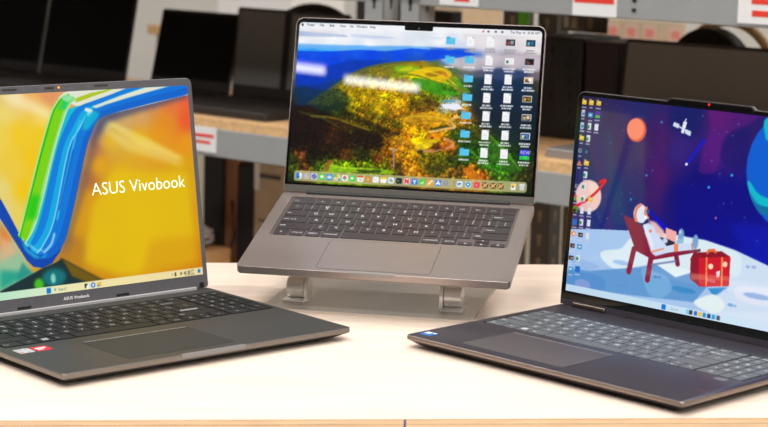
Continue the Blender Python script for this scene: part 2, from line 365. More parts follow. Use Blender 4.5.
ART_VIV = [
('grid',[(-74,234.2,226,196,110),(-56.8,234.5,238,216,160),(-36.6,236.8,236,178,100),(-11.5,235.7,228,165,115),(-1.1,237.4,225,160,110),(-71.8,218.9,236,212,110),(-78.5,189,236,205,75),(-53.5,192.9,240,200,30),(-24.5,207.7,240,210,90),(-28.6,191.5,238,200,20),(-83.9,135.3,228,208,120),(-63.4,155.5,236,200,60),(-53.3,132.9,240,196,10),(-38.9,164.7,240,196,15),(-80.2,111.2,226,206,130),(-62.2,106.3,230,205,90),(64.2,211.9,150,130,110),(119.1,218.3,200,140,90),(147,219.3,225,115,60),(171.2,221.6,238,90,50),(168.7,197.2,232,88,42),(137.6,196.6,224,138,30),(104.1,206.5,212,160,95),(83.5,204.1,205,165,100),(57.5,198.8,215,195,120),(46,189.3,190,140,100),(38.8,170.6,185,115,70),(27.6,137.8,180,110,50),(61,180.5,225,180,40),(101.2,178,228,172,15),(167.1,168.2,230,150,15),(129.2,182.1,226,150,15),(45,153.4,222,160,20),(69.7,134.6,228,182,0),(151.7,128.5,216,168,0),(169.8,138.8,214,160,0),(28,115.3,214,150,10),(91.9,87.2,224,182,0),(168,80.5,212,152,0),(12.2,88.7,212,150,8),(-5.4,68.1,165,115,50),(4,59.4,190,128,20),(36.5,69.6,220,170,0),(88.5,53.2,222,170,0),(167.2,31.4,205,122,0),(128.1,35.4,210,140,0),(46,32.6,208,140,5)],3),
('poly',[(-73.3,240.7),(-58.6,240.5),(-37.3,230.3),(-11,215.8),(-16.9,207.3),(-38.6,217.2),(-74.1,233.1)],(246,228,170),0.75,0,6),
('poly',[(-31.5,237.7),(1.4,237.3),(-10.3,222.4),(-19.9,228.4)],(222,140,80),0.6,0,4),
('poly',[(55.1,201.1),(65.7,200.6),(114.9,177.2),(159.9,153.5),(148.5,151.9),(100.5,171.2)],(240,222,120),0.65,0,4),
('poly',[(52.9,192.3),(75,186.4),(162,146.4),(150.5,144.8),(79.9,168)],(238,218,130),0.55,0,6),
('poly',[(46.4,206.1),(54.7,210.2),(172.1,230.9),(171.3,222.8),(104.5,209.9),(60.4,200.8),(42.6,181.6),(36.2,170.8),(34.7,182.1)],(75,75,110),0.85,0,6),
('poly',[(31,171.1),(43.7,192.8),(45.2,181.5),(20.7,121.5),(-2.3,73.3),(-13.6,63.3),(-6.8,79.3)],(120,95,90),0.7,0,7),
('poly',[(60,144.4),(161.1,137.1),(165.8,31.5),(58.7,26.7),(13.2,47.3),(30,109.6)],(226,188,0),0.85,0,9),
('poly',[(103.2,63.3),(167.6,63),(168.2,26.6),(85.5,23.8)],(210,140,4),0.45,0,9),
('poly',[(-1.8,230.8),(6.4,236),(22.4,240.3),(173.1,240.2),(173.1,226.2),(54.5,207.9),(37.7,211.1),(19.1,220.9)],(226,226,208),1,0,0),
('poly',[(18.6,228.8),(40,233.9),(68.2,237.7),(74.9,237.9),(42.2,229.9),(20.7,224.2)],(175,195,25),1,0,0),
('poly',[(-150.3,257.8),(-154.2,219),(-87,104.2),(-58.5,55.8),(-51.7,49),(-40.7,46.4),(-27.6,50.4),(-16.2,62.5),(-9.9,74.1),(0.7,96.4),(27.7,171.3),(40.5,199.7),(25.1,216.2),(-8.4,140.5),(-54.6,82.7),(-62.3,80.2),(-74.5,106.3),(-84.7,126.7)],(0,68,174),1,0,0),
('poly',[(10.1,234.2),(0.7,230.2),(-7.1,222.2),(-13.2,212.6),(-30,175.1),(-58.9,101.7),(-66.2,84.9),(-63.3,82.5),(-56.1,101.4),(-26.5,174.8),(-10,212.4),(-4.1,221),(3.1,228.4),(12.5,232.4)],(0,190,10),1,1,0),
('poly',[(12.5,232.4),(3.1,228.4),(-4.1,221),(-10,212.4),(-26.5,174.8),(-56.1,101.4),(-63.3,82.5),(-56.2,79.6),(-45.8,100.5),(-15.7,174.1),(0.6,209.7),(5.3,218.3),(10.4,224.7),(18.7,229.3)],(122,208,0),1,1,0),
('poly',[(18.7,229.3),(10.4,224.7),(5.3,218.3),(0.6,209.7),(-15.7,174.1),(-45.8,100.5),(-56.2,79.6),(-59.1,75.5),(-41.6,100.2),(-12.6,173.9),(3.6,208.4),(8.4,217),(12.9,223.5),(22.4,228)],(150,220,130),1,1,0),
('poly',[(8.4,217),(3.6,208.4),(-12.6,173.9),(-41.6,100.2),(-59.1,75.5),(-53,73.8),(-37.8,99.8),(-9.3,173.7),(6.9,202.7),(15.9,214.4),(25.6,220.6)],(0,185,215),1,1,0),
('poly',[(93.8,238.2),(66.2,231),(41.7,224.9),(25.6,220.6),(15.9,214.4),(6.9,202.7),(-9.3,173.7),(-37.8,99.8),(-53,73.8),(-53.4,69.5),(-44.1,75.1),(-28.4,99),(-1.8,173.2),(14.2,197.8),(23.3,210.7),(33.1,217.5),(49.2,221.1),(79.4,229.3),(119.8,238.4)],(0,124,218),1,1,0),
('poly',[(119.8,238.4),(79.4,229.3),(49.2,221.1),(33.1,217.5),(23.3,210.7),(14.2,197.8),(-1.8,173.2),(-28.4,99),(-44.1,75.1),(-53.4,69.5),(-45.3,63.2),(-35.5,73.2),(-20.3,98.3),(5.2,172.8),(21.7,195.2),(30.9,209.2),(40.8,215.9),(57,219.6),(92.6,227),(151.7,237.8)],(0,168,224),1,1,0),
('poly',[(151.7,237.8),(92.6,227),(57,219.6),(40.8,215.9),(30.9,209.2),(21.7,195.2),(5.2,172.8),(-20.3,98.3),(-35.5,73.2),(-45.3,63.2),(-37.9,61.3),(-21.8,70.8),(-7.6,97.2),(20.6,171.8),(30.3,190.2),(37.6,204.3),(46.9,211.7),(67.4,216.9),(119.9,226.3),(175.5,235.4)],(0,118,214),1,1,0),
('poly',[(175.5,235.4),(119.9,226.3),(67.4,216.9),(46.9,211.7),(37.6,204.3),(30.3,190.2),(20.6,171.8),(-7.6,97.2),(-21.8,70.8),(-37.9,61.3),(-32.1,56.4),(-13.1,67.7),(1.3,96.4),(28.4,171.3),(36.6,187.6),(43.7,199.5),(51.6,205.8),(66.7,209.8),(119.1,218.5),(174.6,227.3)],(0,98,200),1,1,0),
('poly',[(119.8,238.4),(79.4,229.3),(49.2,221.1),(39.8,218.8),(46.1,216.8),(57,219.6),(92.6,227),(151.7,237.8)],(226,228,208),1,0,0.4),
('poly',[(151.7,237.6),(92.6,226.8),(57,219.4),(51,212.6),(67.4,216.9),(119.9,226.3),(175.5,235.4),(175.7,237.7)],(0,112,214),0.9,0,0.6),
('line',[(10.1,234.2),(0.7,230.2),(-7.1,222.2),(-13.2,212.6),(-30,175.1),(-58.9,101.7),(-66.2,84.9)],0.9,(185,225,150),1,1,0),
('line',[(12.9,223.5),(8.4,217),(3.6,208.4),(-12.6,173.9),(-41.6,100.2),(-59.1,75.5)],0.9,(205,230,160),1,1,0),
('line',[(30.9,209.2),(21.7,195.2),(5.2,172.8),(-20.3,98.3),(-35.5,73.2),(-45.3,63.2)],0.8,(130,210,235),1,1,0),
('poly',[(-42.8,100.3),(-56.4,101.5),(-46.4,126.9),(-35.2,126)],(0,195,0),0.7,0,5),
('poly',[(-4.4,217.7),(5.8,217.2),(14.6,227.8),(5.8,229.4)],(20,205,110),0.85,0,2.5),
('poly',[(1.9,229.5),(8.8,233.7),(18.8,231),(10.4,224.7)],(150,225,180),0.9,0,1.2),
('line',[(23.9,204),(17.4,191),(10.3,172.5),(-16.5,97.9)],1.2,(60,200,235),0.8,0,1),
('line',[(32.9,215.8),(39.3,213.8),(34.9,210.1)],2.2,(225,235,225),1,0,0.8),
('poly',[(29.6,209.2),(41.9,214.2),(50.8,210.4),(43.4,202.9),(33.3,193.4),(25.5,193.8)],(0,190,215),0.75,0,3),
('line',[(11.6,172.4),(-12.9,107.6)],0.9,(0,60,175),0.7,0,0.8),
('line',[(-62.3,80.2),(-55.7,71.9)],1.4,(160,235,200),0.6,0,0.5),
('line',[(-53.1,72.7),(-46.2,66.6),(-38.7,65.8)],1.4,(150,220,240),0.6,1,0.6),
('line',[(-36.5,63.4),(-26.8,71.3),(-21.9,81.9)],1.6,(190,230,245),0.7,1,0.8),
('poly',[(-64.9,79.3),(-56,68.6),(-42,58.5),(-31.6,61.8),(-37.1,56.9),(-49.6,58.1),(-59.8,67.9)],(20,170,220),0.9,0,1.5),
('poly',[(-154.4,216.9),(-87.2,102),(-52.4,42),(-94.7,27),(-202.3,11)],(150,190,150),1,0,0),
('poly',[(-87.2,102),(-74.7,80.3),(-90.5,68.8)],(236,120,40),0.95,0,5),
('poly',[(-88.8,85.9),(-72.6,76.8),(-68.6,66.6),(-91.6,58.1)],(225,175,130),0.8,0,5),
('poly',[(-92.5,49.5),(-52.3,43.1),(-94.6,28.1)],(30,160,135),0.95,0,5),
('poly',[(-64.8,55.3),(-52.4,42),(-74.2,35.6)],(30,140,130),0.8,0,3),
('poly',[(-52.4,42),(-40.7,46.2),(-22.5,50.9),(-14.5,54.6),(42.1,20.6),(-45.9,19.3),(-95.3,20.6),(-94.7,27)],(22,48,52),1,0,1.2),
('poly',[(-14.5,54),(42.3,22.8),(21.1,21.8),(-3.7,33.4)],(115,88,8),0.95,0,2),
('ell',-46.2,29.2,6.2,6.5,(70,195,20),0.95,3),
('ell',-26.7,34.8,15.2,9.8,(8,120,125),0.9,4),
('ell',-28,33.8,3.1,5.5,(150,215,200),0.9,2),
('line',[(-17,54.8),(31.9,25.1)],0.8,(90,70,20),0.8,0,0.6),
('grad',-173,173,16.2,25.6,[(-173,150,205,190),(-95,185,228,195),(-60,200,232,200),(-20,232,230,180),(60,240,224,165),(173,236,216,160)]),
('rect',-38,-32,18,24,(0,120,215),1,0.6),
('ell',-26.8,21.2,1.3,1.1,(120,140,130),1,0),
('text','Search',-23,19.6,3.2,(110,125,115),None),
('rect',10.9,14.5,18.5,23.5,(40,45,50),1,0.5),
('rect',13.2,16.3,18,21.5,(240,240,240),1,0.5),
('ell',22,21,3,3,(30,110,220),1,0),
('ell',22,21,1.5,1.5,(230,240,250),1,0),
('rect',27.1,33.1,18.4,23,(235,185,40),1,0.6),
('rect',27.1,30.1,18.4,20.3,(40,140,210),1,0.4),
('rect',132.3,134.7,18.5,23,(60,70,40),1,0.3),
('text','^',127.9,18.4,4,(110,110,80),None),
('rect',139.8,142.8,19.6,22.6,(130,125,90),1,0.8),
('rect',145.3,148.3,19.6,22.6,(130,125,90),1,0.8),
('rect',150.8,153.8,19.6,22.6,(130,125,90),1,0.8),
('text','7:56 AM',148,21.6,2.6,(95,95,70),None),
('text','5/16/2024',146,17.8,2.6,(95,95,70),None),
('rect',165,168.5,19,23.5,(0,120,205),1,0.5)]

ART_YOGA = [
('grid',[(-170.3,237.9,36,30,70),(-147.3,226.5,40,36,84),(-114,184.8,52,36,90),(-156.4,180.2,52,40,88),(-118.8,128,28,34,100),(-86.4,187.8,62,40,92),(-60.5,201.6,58,22,92),(-56.1,163.5,66,16,98),(-23.8,232.5,18,26,100),(-92.1,237.1,32,32,100),(-32.6,193.6,50,28,120),(14.9,236.2,78,18,100),(19.3,199.2,60,20,125),(-2.7,164.4,10,2,110),(-27,145.1,14,4,112),(25.4,146.3,2,0,124),(51.3,144.2,2,2,130),(29.1,114.5,0,4,158),(87.6,101.4,0,26,195),(54.9,112.7,0,10,170),(42.1,222.8,34,20,100),(-78.1,116.4,14,18,108),(-67.7,145.6,46,22,95),(-104.4,101.7,14,12,112),(-169.1,98.7,52,40,100),(-11.4,125.3,2,0,128)],3),
('poly',[(-139,204.7),(-127.8,205.8),(-93.4,103.2),(-115.2,96.9)],(20,70,105),0.45,0,8),
('poly',[(-161.6,225.1),(-145.9,226.6),(-115.6,100.2),(-137.7,92.6)],(30,40,120),0.35,0,6),
('poly',[(-63.3,225.5),(-53.9,226.4),(-47,120.6),(-77.5,111),(-67.5,167.7)],(84,18,108),0.3,0,4),
('poly',[(2.9,251.1),(66.9,246.3),(51.4,229.1),(27.6,216.1),(20.5,188.6),(16.9,175.3),(-3.7,172.9),(-2.6,196.8),(5,221.3)],(98,18,122),0.6,1,3),
('poly',[(23.3,186.8),(23.1,210.3),(37.3,220.2),(52,223.8),(51.9,181.5)],(24,14,104),0.7,1,3),
('poly',[(-33.4,154.2),(-2.7,164.4),(42.2,167.6),(95.5,139.4),(101.7,86.6),(50.4,97.1),(11.1,102.2),(-27.5,103.4)],(0,0,128),0.75,0,8),
('poly',[(41.2,121.5),(96.7,129),(101.7,86.6),(63.3,95.7)],(0,22,188),0.5,0,8),
('poly',[(-49.2,244.3),(-5.4,243.9),(-6.3,218),(-20.7,205.7),(-51.3,215.7)],(14,22,98),0.6,0,6),
('ell',-92.7,209,13.1,13.2,(228,96,74),1,0.5),
('ell',-94.5,209.9,11.5,11.7,(250,142,104),1,0.6),
('ell',-152,128.4,18.6,18.2,(238,198,188),1,0.5),
('ell',-159.3,116,8.6,5.7,(228,178,172),0.7,1.5),
('ell',-145.8,138.3,7.1,6.7,(245,212,202),0.8,1.5),
('line',[(-172.5,109.7),(-169.4,114.2),(-155.6,122.2),(-141,134.3),(-132.2,145),(-129.7,148.1),(-131.9,148.8),(-137.3,145.5)],1.7,(222,14,34),1,1,0),
('poly',[(-32.9,212.1),(-30.9,224.8),(-26.2,224.1),(-29.1,211.4)],(226,232,242),1,0,0),
('poly',[(-43.3,222.7),(-35.8,220.8),(-37.1,216.2),(-44.5,218.5)],(206,220,240),1,0,0),
('poly',[(-26.9,216.5),(-19.6,214.5),(-20.4,209.6),(-28.1,212)],(206,220,240),1,0,0),
('line',[(-36.9,218.7),(-25.7,214.4)],0.8,(220,225,240),1,0,0),
('line',[(-28.9,224.4),(-27.9,227.2)],0.7,(220,225,240),1,0,0),
('line',[(-21.6,179),(-11.4,193.7),(-2.4,206.5)],2.2,(16,20,200),0.85,0,0.8),
('ell',-21.9,179.1,1.7,1.4,(230,230,250),1,0),
('ell',-138,232.9,0.7,0.6,(80,100,160),1,0.5),
('ell',-149.9,224,0.7,0.5,(80,100,160),1,0.5),
('ell',-123.8,233.1,0.7,0.6,(80,100,160),1,0.5),
('ell',-99.1,237.6,0.7,0.5,(80,100,160),1,0.5),
('ell',-60,220.8,1.3,1.1,(40,170,230),1,0.5),
('ell',-43.3,228.5,0.6,0.5,(80,100,160),1,0.5),
('ell',-11.5,228.8,0.6,0.5,(80,100,160),1,0.5),
('ell',-6.7,232.5,0.8,0.6,(120,150,210),1,0.5),
('ell',-48.6,215.9,0.6,0.6,(80,100,160),1,0.5),
('ell',-123.8,208.5,0.7,0.5,(80,100,160),1,0.5),
('ell',-145.4,209.7,0.7,0.6,(80,100,160),1,0.5),
('ell',-110.9,206.4,0.7,0.6,(80,100,160),1,0.5),
('ell',-100.5,189.6,0.7,0.6,(80,100,160),1,0.5),
('ell',-127.5,191.2,0.8,0.7,(120,150,210),1,0.5),
('ell',-137.3,189.1,0.8,0.5,(80,100,160),1,0.5),
('ell',-160.5,177.5,1.4,1.2,(40,170,230),1,0.5),
('ell',-66.4,182.2,0.6,0.6,(80,100,160),1,0.5),
('ell',-53.6,194.6,0.7,0.6,(80,100,160),1,0.5),
('ell',-72.9,167.1,0.6,0.6,(80,100,160),1,0.5),
('ell',-66.1,167.3,0.8,0.7,(120,150,210),1,0.5),
('ell',-83.7,164.2,0.7,0.6,(80,100,160),1,0.5),
('ell',-73.6,160.9,1.4,1.1,(40,170,230),1,0.5),
('ell',-127.8,131.4,0.7,0.6,(80,100,160),1,0.5),
('ell',-105.6,136.4,0.7,0.6,(80,100,160),1,0.5),
('ell',-93.3,139.1,0.8,0.6,(120,150,210),1,0.5),
('ell',-91.8,132,1.4,1.1,(40,170,230),1,0.5),
('ell',-105.7,124.6,0.7,0.6,(80,100,160),1,0.5),
('ell',-103.1,114.3,0.9,0.6,(120,150,210),1,0.5),
('ell',-133.6,107.4,0.7,0.6,(80,100,160),1,0.5),
('ell',-122.1,106.7,0.9,0.7,(120,150,210),1,0.5),
('ell',-95.6,171.2,0.7,0.5,(80,100,160),1,0.5),
('ell',40.1,228.5,0.8,0.6,(120,150,210),1,0.5),
('ell',16,215.9,0.6,0.6,(80,100,160),1,0.5),
('ell',25.9,219.1,0.8,0.6,(120,150,210),1,0.5),
('ell',34,215.7,0.8,0.6,(120,150,210),1,0.5),
('ell',10.4,219.7,0.6,0.5,(80,100,160),1,0.5),
('ell',1.9,191.9,0.7,0.5,(80,100,160),1,0.5),
('ell',10.4,186.4,0.8,0.6,(120,150,210),1,0.5),
('ell',37.6,174,1.6,1.3,(60,200,245),1,0.5),
('ell',22.2,173.8,0.8,0.6,(120,150,210),1,0.5),
('ell',22.7,170.1,0.6,0.5,(80,100,160),1,0.5),
('ell',49.2,172.7,0.6,0.5,(80,100,160),1,0.5),
('ell',24.9,139.7,0.6,0.6,(80,100,160),1,0.5),
('ell',30.9,143.2,0.8,0.6,(120,150,210),1,0.5),
('ell',41,145,0.7,0.6,(120,150,210),1,0.5),
('ell',9.8,157.8,1.6,1.3,(60,200,245),1,0.5),
('ell',-11.2,157.9,0.7,0.6,(80,100,160),1,0.5),
('ell',59,131.9,0.8,0.6,(120,150,210),1,0.5),
('ell',60.8,127.3,0.6,0.6,(80,100,160),1,0.5),
('ell',77.3,109.5,0.8,0.6,(120,150,210),1,0.5),
('ell',80.9,105.7,0.6,0.5,(80,100,160),1,0.5),
('ell',22.6,126.5,1.2,1.1,(250,130,110),1,0.5),
('ell',-4,175,0.7,0.6,(80,100,160),1,0.5),
('ell',114.9,187.1,60,63,(0,92,206),1,0.6),
('poly',[(75.2,238.7),(71.1,232),(74.3,219.8),(78,214.9),(98.5,218.1),(95.8,240.7)],(0,182,205),1,1,0.4),
('poly',[(57.8,169.4),(62.2,168.9),(70.7,160.4),(85,155.4),(107,156.6),(108.7,142.2),(86.9,139.3),(75.4,142),(65.4,152.4)],(0,184,200),1,1,0.4),
('poly',[(62.1,159.4),(72.1,149),(86,146.5),(106.7,148.2),(108.4,133.8),(87.1,137.2),(74.3,140.8)],(0,110,160),1,1,0.4),
('poly',[(-182.5,86.7),(-132,93.2),(-76.1,98.9),(-27.3,101.8),(11.2,101.2),(50.5,96),(102.1,83.5),(110.7,9.9),(-187.3,-2.6)],(166,196,236),1,0,0),
('poly',[(-8.2,98.4),(11.2,101.2),(50.5,96),(102.1,83.5),(110.1,15.1),(40.9,13.7),(27.6,38.6),(48.7,57.1),(7.5,76.7)],(206,222,242),1,0,1),
('poly',[(-127.1,63.4),(-125,69.4),(-112.5,72.9),(-98.7,76.6),(-88.8,88.1),(-75.7,95.6),(-46.1,100.3),(-8.6,101.1),(15.2,100.1),(50.7,94.4),(60.8,84.7),(53.9,67.6),(8.7,66),(-34.3,69.3),(-71.7,60.4),(-93.2,52.6),(-113.2,54.1)],(218,234,242),1,1,0.6),
('ell',-96.9,60.5,12.5,2.7,(160,196,236),1,0.6),
('poly',[(-168.8,57.3),(-149.4,55.5),(-127.3,52),(-143.8,44.9),(-164.3,44.1)],(146,182,228),0.9,1,1),
('poly',[(-170.1,43.2),(-140.9,44.8),(-71.5,59.3),(-39.7,68.5),(-4.2,64),(25.3,58.8),(4.7,32.6),(-40.6,29.6),(-67.9,27.4),(-109.8,25.1),(-173.6,21.8)],(96,152,208),1,0,0.6),
('poly',[(-174.1,39.1),(-147.9,42),(-126,40.8),(-116.6,34.3),(-124.1,23.9),(-172.1,22)],(82,140,205),0.8,1,1.2),
('poly',[(-68.7,58.6),(-49.2,57.1),(-32.4,53.1),(-25.6,40.9),(-40.6,29.6),(-57.5,33.5)],(116,172,220),0.9,1,1),
('poly',[(-108.2,35.6),(-94,35.6),(-85.5,34.7),(-99.7,35.8)],(60,120,195),1,1,0.4),
('ell',-9.9,43.7,16.2,3,(58,138,200),1,0.5),
('ell',-149.2,28,11.4,5.6,(140,158,215),0.8,1),
('poly',[(-51.7,66.7),(-22,55.8),(4.7,66.5),(-34.4,69.9)],(226,240,244),1,0,0.4),
('poly',[(21,50.5),(46.3,55.6),(29.7,43.2)],(50,140,205),1,0,0.4),
('poly',[(4.7,32.6),(26.9,44.9),(40.2,41.7),(43.9,32.6),(29.2,24.7)],(226,238,240),1,1,0.6),
('poly',[(55.2,56),(71.1,60.7),(104.6,61.8),(106.6,45.2),(62.9,44.3)],(222,228,244),1,1,1),
('ell',83.5,52,17,3.1,(150,180,226),1,0.6),
('ell',68.8,81.1,2.4,1.2,(130,160,215),1,0.3),
('ell',76.2,81.7,3.1,1.6,(150,175,220),1,0.3),
('ell',51.6,37.6,3.8,1.7,(120,168,222),1,0.3),
('ell',57.4,37.5,2.5,1.1,(120,168,222),1,0.3),
('ell',-48.7,52.2,3,1.3,(70,130,200),1,0.3),
('ell',-43.2,52.5,2.6,1.3,(70,130,200),1,0.3),
('ell',44.3,51,3.8,1.7,(190,210,238),1,0.4),
('poly',[(-66.8,123.5),(-62.2,121.9),(-37.3,107),(-35.4,102.3),(-49.7,108)],(6,4,205),1,0,0.5),
('poly',[(-65.9,112.5),(-55.6,111.7),(-43.8,103.9),(-40.4,98.3),(-48,93.9)],(240,192,186),0.95,0,1.5),
('poly',[(-100.8,113.9),(-75.8,108.2),(-65.8,93.6),(-55.1,77.9),(-55.6,70.4),(-79.1,76.6)],(134,26,56),1,0,0),
('poly',[(-58.2,75.2),(-26.5,83.2),(7.1,91.2),(7.5,88.2),(-24.6,78.5),(-56.1,69.4)],(134,26,56),1,0,0),
('poly',[(-7,87.7),(7.1,91.2),(7.5,88.2),(-5.4,85.2)],(120,60,70),1,0,0),
('line',[(-81.4,78),(-85.8,52.4)],3.6,(140,24,58),1,0,0),
('line',[(-57.2,72.6),(-59.4,47.4)],3.6,(140,24,58),1,0,0),
('line',[(-24.1,79.7),(-21,70.6)],3.2,(130,26,60),1,0,0),
('line',[(-55.6,64.5),(-24,73.1)],1.2,(110,120,170),0.8,0,0),
('poly',[(-72.9,107.1),(-66.4,110.2),(-57.7,106.9),(-52.8,99.9),(-43.2,93.5),(-26.1,90.9),(-4.6,95.7),(-2.5,88.9),(-30.5,82.6),(-51.3,74.6),(-57.8,78.1)],(206,220,244),1,0,0.4),
('poly',[(-72,105),(-67.3,106.8),(-55.6,88.4),(-55.9,79.4)],(226,234,248),0.9,0,0.6),
('poly',[(-28.5,91.4),(-22.9,93),(-21.9,84),(-27.1,82.8)],(238,132,92),1,0,0),
('poly',[(-6.1,95.2),(-4,95.7),(-2.6,89.4),(-4.5,88.7)],(238,132,92),1,0,0),
('line',[(-56.5,78.8),(-41.5,84.3)],1,(238,150,110),1,0,0),
('ell',-61.4,100.9,2.1,1.7,(236,130,100),1,0),
('ell',-77.2,117.7,9.3,11,(216,230,246),1,0.4),
('line',[(-78.1,127.8),(-82.7,122.5),(-83.8,114.6),(-81.5,109.3)],1.8,(240,130,84),1,1,0),
('line',[(-69.5,125.4),(-70.9,119.6),(-66.2,114.7)],1.6,(240,130,84),1,1,0),
('ell',-67.3,121.8,2.2,2.8,(16,90,170),1,0),
('ell',-69.6,114.8,2.4,2.2,(240,244,250),1,0),
('line',[(-81.3,107.7),(-72.9,107.1),(-66.3,109.7)],0.9,(50,40,80),1,0,0),
('poly',[(-48.3,95.9),(-39.5,96.2),(-26.3,93.3),(-28.7,90.8),(-37.8,87.6),(-42.3,91.4)],(44,36,56),1,0,0),
('poly',[(-41.1,107.5),(-26.3,104.9),(-26.3,93.1),(-39.8,96.4)],(242,172,166),1,0,0),
('ell',-40.5,93.3,3.5,3,(196,214,240),1,0.3),
('ell',-20.1,101.7,4,7.7,(120,164,204),1,0.3),
('poly',[(-25.3,96),(-16.3,99.5),(-15.7,94.1),(-24.8,91.7)],(150,188,222),1,0,0),
('ell',-0.6,97.5,3.9,8,(120,164,204),1,0.3),
('ell',-21.6,105.3,1.1,2.2,(210,228,240),1,0.3),
('poly',[(-4.9,79.2),(-1.5,85.7),(34.3,92.6),(46.4,88.1),(5.8,80.3)],(140,16,36),1,0,0),
('poly',[(-4.9,79.2),(6.3,81.6),(9.8,50.9),(-3,57.1)],(142,16,44),1,0,0),
('poly',[(5.6,81.2),(46.1,88.3),(47.7,57.8),(45.6,56.6),(9.2,50.4)],(206,18,42),1,0,0),
('poly',[(14.9,83.2),(16.9,83.5),(19.7,52.5),(17.7,52.2)],(240,140,70),1,0,0),
('poly',[(34.5,86.2),(36.7,86.5),(39.5,55.6),(37.3,55.3)],(240,140,70),1,0,0),
('line',[(16.4,88.3),(17.6,90.8),(24.6,92.3),(26.5,90.4)],1.6,(236,110,60),1,0,0),
('ell',22.2,74.3,3.2,2.9,(246,220,190),1,0),
('ell',40.1,79.2,2.9,3,(246,214,180),1,0),
('poly',[(29.8,69.8),(34.5,71.6),(34.5,65),(31.2,63.5)],(214,224,240),1,0,0),
('poly',[(-2.8,63.1),(46.8,67.6),(47.4,62.8),(-2.1,56.7)],(238,150,110),0.45,0,1.2),
('text','NASA',18.9,57.5,3.2,(236,206,206),None),
('grad',-173,173,16.8,25.2,[(-173,190,216,238),(-60,196,222,238),(60,204,228,244),(173,214,226,248)]),
('rect',-37,-31.4,18.2,24,(0,116,212),1,0.5),
('text','Search',-25.2,19.5,3,(150,165,180),None),
('rect',-3.9,0.7,18.6,23.6,(120,200,235),1,0.8),
('rect',0,4.6,18.6,23.6,(60,60,70),1,0.8),
('rect',6.1,10.7,18.6,23.6,(60,110,200),1,0.8),
('rect',11.7,16.3,18.6,23.6,(240,190,50),1,0.8),
('rect',17.5,22.1,18.6,23.6,(30,150,200),1,0.8),
('rect',23.6,28.2,18.6,23.6,(40,70,130),1,0.8),
('rect',29.5,34.1,18.6,23.6,(20,160,220),1,0.8),
('rect',35.6,40.2,18.6,23.6,(80,80,110),1,0.8),
('rect',-173.2,-166.4,230.2,235.3,(228,186,37),1,0.6),
('rect',-173.2,-170.1,233.9,236.5,(213,158,27),1,0.5),
('rect',-171.5,-167.3,232.7,234.8,(232,212,130),1,0),
('rect',-173.5,-166.1,226.2,227.6,(199,204,218),0.75,0),
('rect',-163,-156.2,230.6,235.7,(228,186,37),1,0.6),
('rect',-163,-159.9,234.3,236.9,(213,158,27),1,0.5),
('rect',-161.3,-157.1,233.1,235.2,(232,212,130),1,0),
('rect',-161.9,-157.2,226.6,228,(199,204,218),0.75,0),
('rect',-152.4,-145.6,230.8,235.9,(228,186,37),1,0.6),
('rect',-152.4,-149.3,234.5,237.1,(213,158,27),1,0.5),
('rect',-150.7,-146.5,233.3,235.4,(232,212,130),1,0),
('rect',-152.7,-145.3,226.8,228.2,(199,204,218),0.75,0),
('rect',-172.3,-167.3,216.5,224.1,(176,199,218),1,0.8),
('rect',-171.5,-168.1,218.2,221.1,(46,111,186),1,0),
('rect',-172.2,-167.5,213.4,214.8,(199,204,218),0.75,0),
('rect',-162.8,-156,216.5,221.9,(27,148,199),1,0.8),
('rect',-161.1,-157.7,218.2,220.3,(215,221,228),1,0),
('rect',-162.2,-156.6,212.1,213.5,(199,204,218),0.75,0),
('rect',-152.6,-145.8,216.8,224,(83,37,158),1,0),
('rect',-152.6,-145.8,216.8,219.8,(65,186,74),1,0),
('rect',-152.9,-145.5,213.3,214.7,(199,204,218),0.75,0),
('rect',-172.4,-167.4,202.4,210,(176,199,218),1,0.8),
('rect',-171.6,-168.2,204.1,207,(46,111,186),1,0),
('rect',-173.6,-166.2,199.3,200.7,(199,204,218),0.75,0),
('rect',-161.9,-156.7,202.5,210.1,(215,221,228),1,0.5),
('rect',-162.3,-158.9,203.8,207.6,(37,139,83),1,0.4),
('rect',-162.6,-156.2,199.4,200.8,(199,204,218),0.75,0),
('rect',-151.8,-146.8,202.7,210.3,(215,221,228),1,0.5),
('rect',-153,-145.6,199.6,201,(199,204,218),0.75,0),
('rect',-172.5,-165.7,189.7,194.8,(228,186,37),1,0.6),
('rect',-172.5,-169.4,193.4,196,(213,158,27),1,0.5),
('rect',-170.8,-166.6,192.2,194.3,(232,212,130),1,0),
('rect',-171.4,-166.7,185.7,187.1,(199,204,218),0.75,0),
('rect',-162.1,-156.9,188.8,196.4,(215,221,228),1,0.5),
('rect',-162.5,-159.1,190.1,193.9,(37,139,83),1,0.4),
('rect',-162.4,-156.8,185.7,187.1,(199,204,218),0.75,0),
('rect',-172.2,-167.2,175.6,180.2,(130,139,153),1,1),
('rect',-170.5,-168,177.3,179,(55,55,74),1,0),
('rect',-172,-167.3,170.8,172.2,(199,204,218),0.75,0),
('poly',[(-171.4,162.6),(-169.5,166.9),(-166.7,163.2)],(240,130,30),1,0,0),
('rect',-172.6,-165.8,161.2,162.6,(227,158,83),1,0),
('rect',-171.5,-166.8,157.7,159.1,(199,204,218),0.75,0),
('rect',-162.5,-155.7,162.3,167.4,(228,186,37),1,0.6),
('rect',-162.5,-159.4,166,168.6,(213,158,27),1,0.5),
('rect',-160.8,-156.6,164.8,166.9,(232,212,130),1,0),
('rect',-161.9,-156.3,158.3,159.7,(199,204,218),0.75,0),
('rect',-161.8,-156.6,147.9,155.5,(215,221,228),1,0.5),
('rect',-162.2,-158.8,149.2,153,(37,139,83),1,0.4),
('rect',-161.7,-157,144.8,146.2,(199,204,218),0.75,0),
('rect',-172.6,-167.6,135.3,139.9,(130,139,153),1,1),
('rect',-170.9,-168.4,137,138.7,(55,55,74),1,0),
('rect',-172.9,-167.3,130.5,131.9,(199,204,218),0.75,0),
('rect',-162,-156.8,134.5,142.1,(215,221,228),1,0.5),
